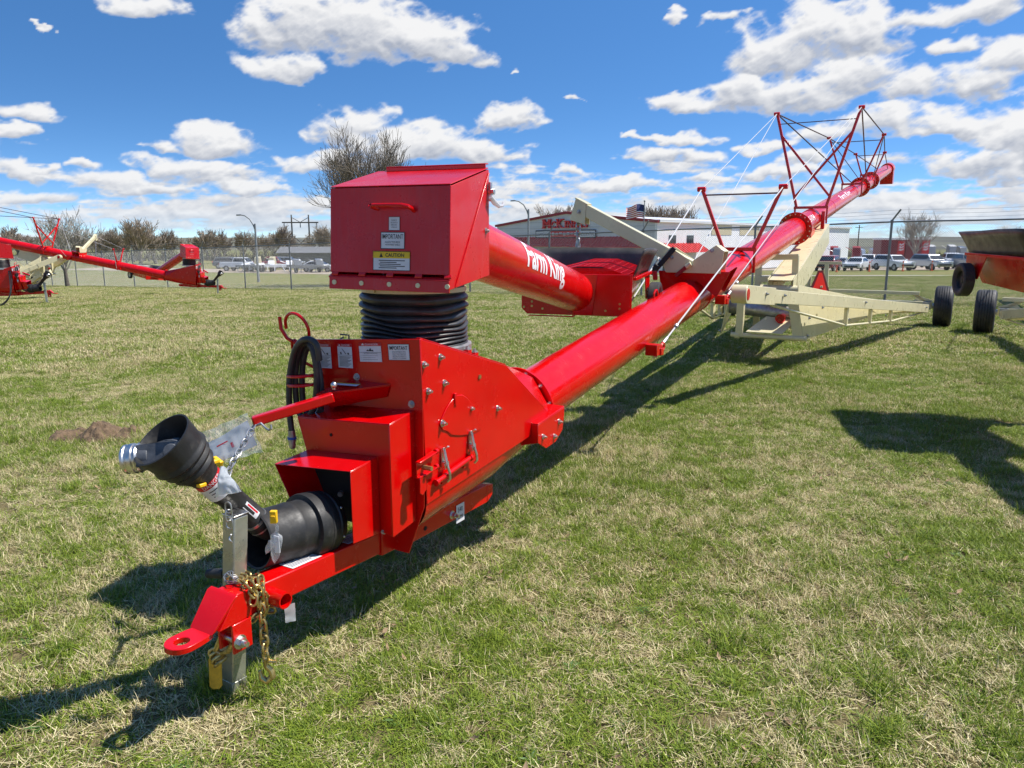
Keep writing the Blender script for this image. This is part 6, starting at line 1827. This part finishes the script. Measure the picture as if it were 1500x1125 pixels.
# ---- bare spring trees
def tree_meshes(seed, h, spread, depth, twig_r, trunk_frac=.22, n0=6, droop=0.0, dense=1.0):
    rg = random.Random(seed); tr = MB(); cr = MB()
    def grow(p, d, L_, r_, lv, target):
        pts = [p]; rs = [r_]; k = 4 if lv < 2 else 3; c = p
        for i in range(k):
            d = (d + Vector((rg.gauss(0, .13), rg.gauss(0, .13), .13 - droop * lv * .04))).normalized(); c = c + d * (L_ / k); pts.append(c); rs.append(r_ * (1 - .55 * (i + 1) / k))
        target.tube(pts, [max(q_, twig_r) for q_ in rs], 7 if lv == 0 else (5 if lv == 1 else 3), caps=False)
        if lv >= depth: return
        nb = int((n0 if lv == 0 else rg.randint(4, 6)) * (dense if lv >= depth - 1 else 1))
        for i in range(nb):
            f_ = rg.uniform(.32, 1.0) if lv else rg.uniform(.55, 1.0)
            q_ = f_ * k; j = min(int(q_), k - 1); b_ = pts[j].lerp(pts[j + 1], q_ - j)
            x, y, _ = basis(d); a_ = rg.uniform(0, 6.283); ang_ = rg.uniform(.35, .95) * (spread if lv == 0 else .85)
            nd = (d * math.cos(ang_) + (x * math.cos(a_) + y * math.sin(a_)) * math.sin(ang_)).normalized()
            if nd.z < -.2: nd.z *= -.3
            grow(b_, nd, L_ * rg.uniform(.52, .78) * (1.5 if lv == 0 else 1), max(r_ * rg.uniform(.30, .46), twig_r), lv + 1, cr)
    grow(Vector((0, 0, -.1)), Vector((rg.gauss(0, .05), 0, 1)), h * trunk_frac, h * .019, 0, tr)
    return tr, cr


TREE_KINDS = {}


def bare_tree(kind, x, y, h, label, rot=0.0, group=None, tw=TWIG):
    """kind -> (seed, spread, depth, twig radius per metre of height, trunk share, limbs)"""
    if kind not in TREE_KINDS:
        sd, sp_, dp, trr, tf, n0, dense = kind
        a_, b_ = tree_meshes(sd, 10.0, sp_, dp, trr, tf, n0, 0.0, dense)
        to = a_.build('trunk', BARK, None, angle=80); co_ = b_.build('crown', tw, None, angle=80)
        mt_, mc_ = to.data, co_.data
        bpy.data.objects.remove(to); bpy.data.objects.remove(co_)
        zmax = max(v.co.z for v in mc_.vertices)
        TREE_KINDS[kind] = (mt_, mc_, zmax)
    mt_, mc_, zmax = TREE_KINDS[kind]
    e = empty('bare_tree', gpt(x, y), rot, label, 'tree', group); s_ = h / zmax; e.scale = (s_, s_, s_)
    for nm, me in (('trunk', mt_), ('crown', mc_)):
        o = bpy.data.objects.new(nm, me); COL.objects.link(o); o.parent = e
    return e


K_BIG = (4, .86, 5, .0062, .20, 8, .85)
K_MID = (11, .85, 4, .013, .22, 8, 1.3)
K_A = (21, .85, 4, .016, .16, 8, 1.2); K_B = (23, 1.0, 4, .016, .14, 9, 1.2); K_C = (29, .75, 4, .016, .18, 8, 1.2); K_D = (35, 1.05, 4, .016, .12, 9, 1.3)
def upos(u, d_): return (u - 750) / 1103 * d_, d_
x, y = upos(548, 46); bare_tree(K_BIG, x, y, 9.5, 'large bare branching tree rising just behind the red intake box', 4.0, tw=mat('twigs_dark', (0.19, 0.16, 0.125), 0.9, var=0.25, vscale=0.8))
x, y = upos(92, 52); bare_tree(K_MID, x, y, 5.6, 'thin bare tree standing behind the far left auger', 1.2, tw=TWIGB)
rows = [(28, 150, 4.8, K_D), (138, 128, 4.5, K_A), (160, 120, 5.0, K_B), (182, 126, 5.3, K_C), (204, 120, 6.6, K_A), (226, 128, 5.2, K_D), (250, 132, 4.6, K_B), (290, 125, 4.9, K_D), (312, 128, 4.7, K_B), (356, 138, 4.2, K_A), (388, 145, 4.0, K_C), (412, 135, 5.2, K_D), (466, 142, 4.5, K_B), (486, 136, 5.2, K_A), (10, 140, 3.8, K_B), (150, 140, 4.6, K_C), (172, 145, 4.9, K_D), (193, 138, 5.4, K_B), (216, 142, 5.6, K_C), (238, 140, 4.7, K_A), (268, 145, 4.3, K_C), (302, 150, 4.6, K_A), (325, 148, 4.1, K_D), (372, 150, 4.0, K_B), (400, 150, 4.6, K_A), (427, 150, 4.4, K_B), (446, 146, 4.2, K_C), (50, 150, 4.4, K_A), (118, 140, 4.2, K_B)]
for i, (u, d_, h_, kd) in enumerate(rows):
    x, y = upos(u, d_); bare_tree(kd, x, y, (h_ * d_ / 100 + .8) * (.88 if i < 15 else .66), 'bare brown tree in the distant row behind the left fence', i * 1.3, 'bare trees in the distant row on the left', TWIG)
for i, (u, d_, v) in enumerate(((820, 150, 297), (832, 156, 301), (952, 150, 302), (968, 148, 299), (984, 152, 300), (1000, 150, 301))):
    x, y = upos(u, d_); z = gz(x, y); h_ = CAM_H + (352 - v) / 1103 * d_ - z
    bare_tree((K_C, K_A, K_B, K_D)[i % 4], x, y, h_, 'bare pale tree showing over the roof of the store', i * 1.7, 'bare trees over the store roof', TWIGB)
x, y = upos(1342, 95); bare_tree(K_MID, x, y, 7.6, 'bare pale tree rising over the red trailers beyond the fence', 2.2, tw=TWIGB)
x, y = upos(1478, 120); bare_tree(K_C, x, y, 6.6, 'bare tree over the dark hopper at the right edge', .4, tw=TWIGB)

# far dark wood and shelter belts on the horizon: one mass each
def wood(name, u0, u1, d_, h_, seed, label, m):
    rg = random.Random(seed); q = MB(); n_ = int(abs(u1 - u0) / 1103 * d_ * 9)
    for i in range(n_):
        u = rg.uniform(u0, u1); dd = d_ + rg.uniform(-6, 6); x, y = upos(u, dd); z = gz(x, y); hh = h_ * (0.6 + .5 * abs(mnoise.noise(Vector((u * .03, seed, 0)))) + .25 * rg.random())
        for j in range(3):
            c = Vector((x + rg.gauss(0, .5), y, z)); tpt = c + Vector((rg.gauss(0, .9), rg.gauss(0, .5), hh * rg.uniform(.4, 1)))
            s_ = .05 + .03 * rg.random(); q.add([c + Vector((-s_, 0, 0)), c + Vector((s_, 0, 0)), tpt, c + Vector((0, s_, 0))], [(0, 1, 2), (1, 3, 2), (3, 0, 2)])
    return tag(q.build(name, m, None, smooth=False), label, 'wood', kind='stuff')
DKW = mat('dark_brush', (0.075, 0.068, 0.056), 0.9, var=0.3, vscale=.3)
wood('brush_belt', 120, 500, 150, 3.1, 2, 'dark leafless brush along the horizon on the left', DKW)
wood('brush_belt', -60, 130, 150, 2.8, 3, 'leafless brush behind the far left augers', DKW)
wood('brush_belt', 1150, 1600, 190, 2.4, 4, 'low leafless brush behind the parked vehicles on the right', DKW)


# ---- parked vehicles
def car(x, y, rz, paint, kind, label, group=None):
    e = empty('parked_car', gpt(x, y, .02), rz, label, 'pickup' if kind == 'pickup' else 'car', group)
    L_, W_ = {'sedan': (4.7, 1.8), 'suv': (4.6, 1.85), 'pickup': (5.6, 1.95)}[kind]
    if kind == 'sedan':
        body = [(-2.3, .35), (2.3, .35), (2.35, .55), (2.3, .80), (1.3, .93), (.9, .96), (-1.6, .98), (-2.25, .95), (-2.35, .6)]
        cab = [(1.15, .94), (.35, 1.40), (-.9, 1.44), (-1.85, .97)]
    elif kind == 'suv':
        body = [(-2.2, .40), (2.25, .40), (2.3, .65), (2.25, .95), (1.2, 1.08), (-2.15, 1.10), (-2.3, .7)]
        cab = [(1.1, 1.07), (.45, 1.62), (-1.75, 1.66), (-2.15, 1.09)]
    else:
        body = [(-2.75, .50), (2.75, .50), (2.8, .75), (2.75, 1.10), (1.35, 1.18), (-2.72, 1.18), (-2.8, .8)]
        cab = [(1.2, 1.17), (.6, 1.80), (-.75, 1.82), (-1.0, 1.17)]
    def slab(mb, prof, w0, w1, zs):
        k = len(prof); z0, z1 = zs; vs = []
        for s_ in (-1, 1):
            for (px, pz) in prof:
                f_ = (pz - z0) / max(1e-6, z1 - z0); vs.append((s_ * (w0 + (w1 - w0) * f_) / 2, -px, pz))
        mb.add(vs, [tuple(range(k)), tuple(range(2 * k - 1, k - 1, -1))] + [(i, (i + 1) % k, k + (i + 1) % k, k + i) for i in range(k)])
    q = MB(); slab(q, body, W_, W_ * .94, (.35, 1.1)); b_ = q.build('body', paint, e, bevel=.06, segs=2)
    q = MB(); slab(q, cab, W_ * .9, W_ * .72, (cab[0][1], cab[1][1])); cb_ = q.build('cabin', paint, e, bevel=.05)
    # glass: front, rear and both sides, slightly proud
    zc0, zc1 = cab[0][1], cab[1][1]
    hw = lambda z: (W_ * .9 + (W_ * .72 - W_ * .9) * (z - zc0) / (zc1 - zc0)) / 2
    for nm, (a_, c_) in (('windscreen', (cab[0], cab[1])), ('rear_window', (cab[3], cab[2]))):
        p0 = (a_[0] + (c_[0] - a_[0]) * .10, a_[1] + (c_[1] - a_[1]) * .10); p1 = (a_[0] + (c_[0] - a_[0]) * .88, a_[1] + (c_[1] - a_[1]) * .88)
        sgn = 1 if nm == 'windscreen' else -1; o_ = .012 * sgn
        q = MB(); q.add([(-hw(p0[1]) * .9, -(p0[0] + o_), p0[1] + .012), (hw(p0[1]) * .9, -(p0[0] + o_), p0[1] + .012), (hw(p1[1]) * .9, -(p1[0] + o_), p1[1] + .012), (-hw(p1[1]) * .9, -(p1[0] + o_), p1[1] + .012)], [(0, 1, 2, 3)]); q.build(nm, WIN, cb_, smooth=False)
    for s_ in (-1, 1):
        zl, zh = zc0 + (zc1 - zc0) * .14, zc0 + (zc1 - zc0) * .86
        def ex_(z): f_ = (z - zc0) / (zc1 - zc0); return cab[0][0] + (cab[1][0] - cab[0][0]) * f_ - .12, cab[3][0] + (cab[2][0] - cab[3][0]) * f_ + .12
        (f0, r0), (f1, r1) = ex_(zl), ex_(zh)
        q = MB(); q.add([(s_ * (hw(zl) + .006), -f0, zl), (s_ * (hw(zl) + .006), -r0, zl), (s_ * (hw(zh) + .006), -r1, zh), (s_ * (hw(zh) + .006), -f1, zh)], [(0, 1, 2, 3)]); q.build('side_window', WIN, cb_, smooth=False)
        for px in (1.45, -1.4) if kind != 'pickup' else (1.75, -1.75):
            r_ = .33 if kind == 'sedan' else .38
            w_ = MB().lathe([(-.1, r_ * .6), (-.11, r_ * .9), (-.08, r_), (.08, r_), (.11, r_ * .9), (.1, r_ * .6)], (s_ * (W_ / 2 - .08), -px, r_), (1, 0, 0), 20).build('wheel', TYRE, e)
            MB().lathe([(.07 * s_, r_ * .62), (.10 * s_, r_ * .5), (.08 * s_, .001)], (s_ * (W_ / 2 - .07), -px, r_), (1, 0, 0), 16).build('rim', GALV, w_)
        q = MB(); q.box((s_ * W_ * .36, -(body[2][0] - .02), .74 if kind == 'sedan' else .88), (.40, .10, .14)); q.build('headlight', mat('lamp_lens', (.6, .62, .64), .1), e, bevel=.03)
        q = MB(); q.box((s_ * W_ * .40, (-body[-1][0] - .02), .82 if kind == 'sedan' else .95), (.26, .08, .2)); q.build('tail_light', LABELR, e, bevel=.02)
        q = MB(); q.box((s_ * (W_ / 2 + .06), -(cab[0][0] - .25), cab[0][1] + .08), (.16, .10, .12)); q.build('mirror', paint, e, bevel=.02)
    q = MB(); q.box((0, -(body[2][0] - .0), .50 if kind == 'sedan' else .62), (W_ * .72, .08, .20)); q.build('grille', PLASTIC, e, bevel=.02)
    return e


CW = mat('white_car_paint', (.78, .79, .80), .2, coat=.6); CR = mat('dark_red_car_paint', (.28, .012, .025), .2, coat=.6); CS = mat('silver_car_paint', (.42, .44, .46), .25, metal=.5, coat=.5)
CG = mat('grey_car_paint', (.16, .17, .18), .25, coat=.5); CB = mat('black_car_paint', (.02, .02, .022), .2, coat=.5)
G_ = 'vehicles in the lot beyond the fence'
for (u, d_, rz, p_, kd, lb) in (
    (1216, 82, -35, CR, 'suv', 'dark red car nearest the fence at the left end of the lot'),
    (1258, 80, -38, CW, 'sedan', 'white low sedan facing the fence beside the dark red car'),
    (1311, 79, 10, CW, 'suv', 'white tall utility car showing its front behind the fence post'),
    (1366, 79, 8, CS, 'suv', 'silver utility car left of the dark hopper'),
    (1397, 88, -20, CW, 'pickup', 'white pickup standing behind the silver utility car'),
    (1234, 96, -30, CS, 'sedan', 'silver sedan half hidden behind the white low sedan'),
    (1275, 95, -35, CW, 'pickup', 'white pickup behind and between the two white cars'),
    (1205, 100, -30, CB, 'suv', 'black utility car at the back left of the lot'),
    (1262, 108, -60, CG, 'suv', 'grey utility car in the second row of the lot'),
    (1420, 84, -10, CG, 'suv', 'dark grey car close to the right hopper wheel')):
    x, y = upos(u, d_); car(x, y, R(rz), p_, kd, lb, G_)
for (u, d_, rz, p_, kd, lb) in ((352, 100, 80, CW, 'pickup', 'white pickup on the far yard left of the lamp post'), (398, 104, 95, CR, 'pickup', 'dark red pickup on the far yard'), (465, 98, 85, CW, 'sedan', 'white sedan half hidden behind the intake box'),
                                (420, 110, 90, CS, 'suv', 'silver utility car on the far yard right of the red pickup'), (335, 108, 85, CG, 'suv', 'grey utility car at the left end of the far yard')):
    x, y = upos(u, d_); car(x, y, R(rz), p_, kd, lb, 'vehicles on the far yard at the left')

# orange marker posts in front of the lot
for i, u in enumerate((1229, 1277, 1326.5, 1369)):
    x, y = upos(u, 74.5); e = empty('marker_post', gpt(x, y), 0, ['marker post before the dark red car', 'marker post at the right of the white low sedan', 'marker post before the white tall car', 'marker post before the silver utility car'][i], 'marker post', 'orange marker posts')
    q = MB(); q.lathe([(0, .16), (.06, .16), (.07, .06), (1.0, .055), (1.02, .001)], (0, 0, 0), (0, 0, 1), 12); q.build('post', ORANGE, e)
    q = MB(); q.lathe([(.72, .058), (.82, .058)], (0, 0, 0), (0, 0, 1), 12); q.build('reflective_band', WHITE, e)

# enclosed red trailers with white roofs and lettered ends
TRL = mat('maroon_panel', (.20, .02, .03), .5, var=.1, vscale=1)
for i, (u, d_) in enumerate(((1309, 100), (1345, 100))):
    x, y = upos(u, d_); e = empty('cargo_trailer', gpt(x, y), R(-8), ['maroon trailer with a white roof directly behind the fence post', 'maroon trailer with a white roof right of the fence post'][i], 'trailer', 'maroon trailers in the lot')
    w_, h_ = 3.0, 3.2
    q = MB(); q.box((0, 1.6, .5 + h_ / 2), (w_, 3.2, h_)); bd = q.build('body', TRL, e, bevel=.03)
    q = MB(); q.prism([(-w_ / 2 - .1, -.15, h_ + .5), (w_ / 2 + .1, -.15, h_ + .5), (w_ / 2 + .1, 3.3, h_ + .5), (-w_ / 2 - .1, 3.3, h_ + .5)], (0, 0, .28)); q.build('roof', WHITEW, e, bevel=.05)
    st = Sticker((w_ / 2 - .95, -.02, h_ + .35), (1, 0, 0), (0, 0, 1), .9, 1.7, lift=.02); st.rect(0, 0, 1, 1, 2)
    for k in range(3): st.poly([(.1, .34 + .2 * k), (.35, .16 + .2 * k), (.5, .26 + .2 * k), (.9, .12 + .2 * k), (.86, .26 + .2 * k), (.5, .36 + .2 * k), (.3, .30 + .2 * k)], 0)
    st.done(bd, 'end_banner')
    for s_ in (-1, 1):
        q = MB(); q.lathe([(-.1, .2), (-.1, .35), (.1, .35), (.1, .2)], (s_ * 1.4, 1.6, .35), (1, 0, 0), 18); q.build('wheel', TYRE, e)
    for xx in (-.75, 0.15):
        q = MB(); q.box((xx, -.02, 1.9), (.04, .04, 2.6)); q.build('door_seam', SMVD, bd)

# implements stored behind the parked cars and on the far yard
def implement(x, y, rz, w_, h_, m1, m2, label, seed):
    rg = random.Random(seed); e = empty('farm_implement', gpt(x, y), rz, label, 'implement', 'implements stored beyond the fence')
    q = MB(); q.bar((-w_ / 2, 0, .8), (w_ / 2, 0, .8), .3, .3); q.bar((-w_ / 2, 1.6, .9), (w_ / 2, 1.6, .9), .25, .25)
    for i in range(int(w_ / .9)):
        xx = -w_ / 2 + .45 + i * .9; q.bar((xx, 0, .8), (xx, 1.6, .9), .12, .12); q.bar((xx, -.2, .8), (xx + rg.gauss(0, .1), -.4, .15), .08, .12)
    fr = q.build('frame', m1, e, bevel=.02)
    q = MB()
    for s_ in (-1, 1): q.prism([(s_ * w_ * .38, .2, .95), (s_ * w_ * .38, 1.4, .95), (s_ * w_ * .38, 1.1, h_), (s_ * w_ * .38, .5, h_ * .92)], (-s_ * w_ * .2, 0, 0))
    q.bar((0, .8, .9), (0, .8, h_ * 1.05), .16, .16); q.bar((0, .8, h_ * .95), (w_ * .35, .8, h_ * .6), .1, .1); q.build('bin', m2, e, bevel=.05)
    for s_ in (-1, 1):
        q = MB(); q.lathe([(-.15, .25), (-.16, .45), (-.1, .5), (.1, .5), (.16, .45), (.15, .25), (.05, .001)], (s_ * w_ * .3, 1.0, .5), (1, 0, 0), 20); q.build('wheel', TYRE, e)
GRN = mat('green_paint', (.02, .12, .03), .4); 
for i, (u, d_, w_, h_, m1, m2, lb) in enumerate(((1212, 118, 5, 3.0, POLEM, CS, 'implement with grey bins at the back left of the lot'), (1240, 122, 6, 3.2, TRIMR, TRIMR, 'implement with dark red bins at the back of the lot'),
        (1188, 120, 5, 3.6, CG, CG, 'dark grey implement between the auger and the lot'), (1385, 112, 6, 3.3, POLEM, POLEM, 'tall grey implement behind the white pickup'), (1430, 108, 6, 3.0, CG, CG, 'dark implement behind the right hopper'), (1278, 124, 5, 2.8, POLEM, CS, 'implement with pale bins behind the grey utility car'),
        (1110, 90, 3, 2.6, PLASTIC, PLASTIC, 'black implement before the white store wall'), (1000, 74, 3.6, 1.6, PLASTIC, TRIMR, 'low dark machine parked by the end of the store'))):
    x, y = upos(u, d_); implement(x, y, R(12 * i - 30), w_, h_, m1, m2, lb, i)
for i, (u, d_, w_, h_, m1, m2, lb) in enumerate(((362, 96, 4, 1.2, POLEM, WHITEW, 'low pale implement left of the lamp on the far yard'), (383, 98, 3.5, 2.0, TANW, TANW, 'tan implement on the far yard'), (408, 97, 4, 1.5, WHITEW, WHITEW, 'white implement on the far yard'), (452, 95, 5, 1.8, CG, CG, 'dark implement on the far yard beside the intake box'))):
    x, y = upos(u, d_); implement(x, y, R(17 * i - 20), w_, h_, m1, m2, lb, i + 20)

# low dark sheds behind the intake box on the far yard
x, y = upos(478, 125); e = empty('farm_shed', gpt(x, y), R(4), 'long low dark shed on the far yard behind the intake box', 'shed')
q = MB(); q.prism([(-8, 0, 0), (-8, 7, 0), (-8, 7, 1.9), (-8, 3.5, 2.7), (-8, 0, 1.9)], (16, 0, 0)); q.build('wall', mat('dark_shed_wall', (.12, .12, .12), .7), e)
q = MB(); q.prism([(-8.3, -.4, 1.86), (8.3, -.4, 1.86), (8.3, 3.5, 2.82), (-8.3, 3.5, 2.82)], (0, 0, .1)); q.prism([(-8.3, 7.4, 1.86), (8.3, 7.4, 1.86), (8.3, 3.51, 2.82), (-8.3, 3.51, 2.82)], (0, 0, .1)); q.build('roof', mat('dark_shed_roof', (.17, .17, .17), .6), e)

# turned-up soil on the lawn
q = MB(); rg = random.Random(9)
SOIL = mat('bare_soil', (.13, .085, .048), .95, var=.4, vscale=22, bump=1.0, bscale=70)
for (u0, u1, v, hh) in ((78, 124, 642, .10), (120, 176, 641, .14), (170, 206, 639, .09)):
    a_ = pix_ray(u0, v); b_ = pix_ray(u1, v); ta_ = -CAM_H / a_.z; tb_ = -CAM_H / b_.z
    A_ = Vector((0, 0, CAM_H)) + a_ * ta_; B_ = Vector((0, 0, CAM_H)) + b_ * tb_
    n_, k_ = 40, 22; vs = []
    for j in range(k_ + 1):
        for i in range(n_ + 1):
            f_, g_ = i / n_, j / k_ * 2 - 1
            p = A_.lerp(B_, f_) + Vector((0, g_ * .26, 0)); w_ = max(0, 1 - g_ * g_) * max(0, math.sin(math.pi * f_)) ** .5
            z = hh * w_ * (1 + .5 * mnoise.noise(p * 5)) + .05 * w_ * mnoise.noise(p * 14) + .03 * w_ * mnoise.noise(p * 33)
            vs.append((p.x, p.y, gz(p.x, p.y) - .02 + z))
    q.add(vs, [(j * (n_ + 1) + i, j * (n_ + 1) + i + 1, (j + 1) * (n_ + 1) + i + 1, (j + 1) * (n_ + 1) + i) for j in range(k_) for i in range(n_)])
tag(q.build('turned_soil', SOIL, None, angle=80), 'ridge of turned brown soil on the lawn left of the drive shaft', 'soil', kind='stuff')
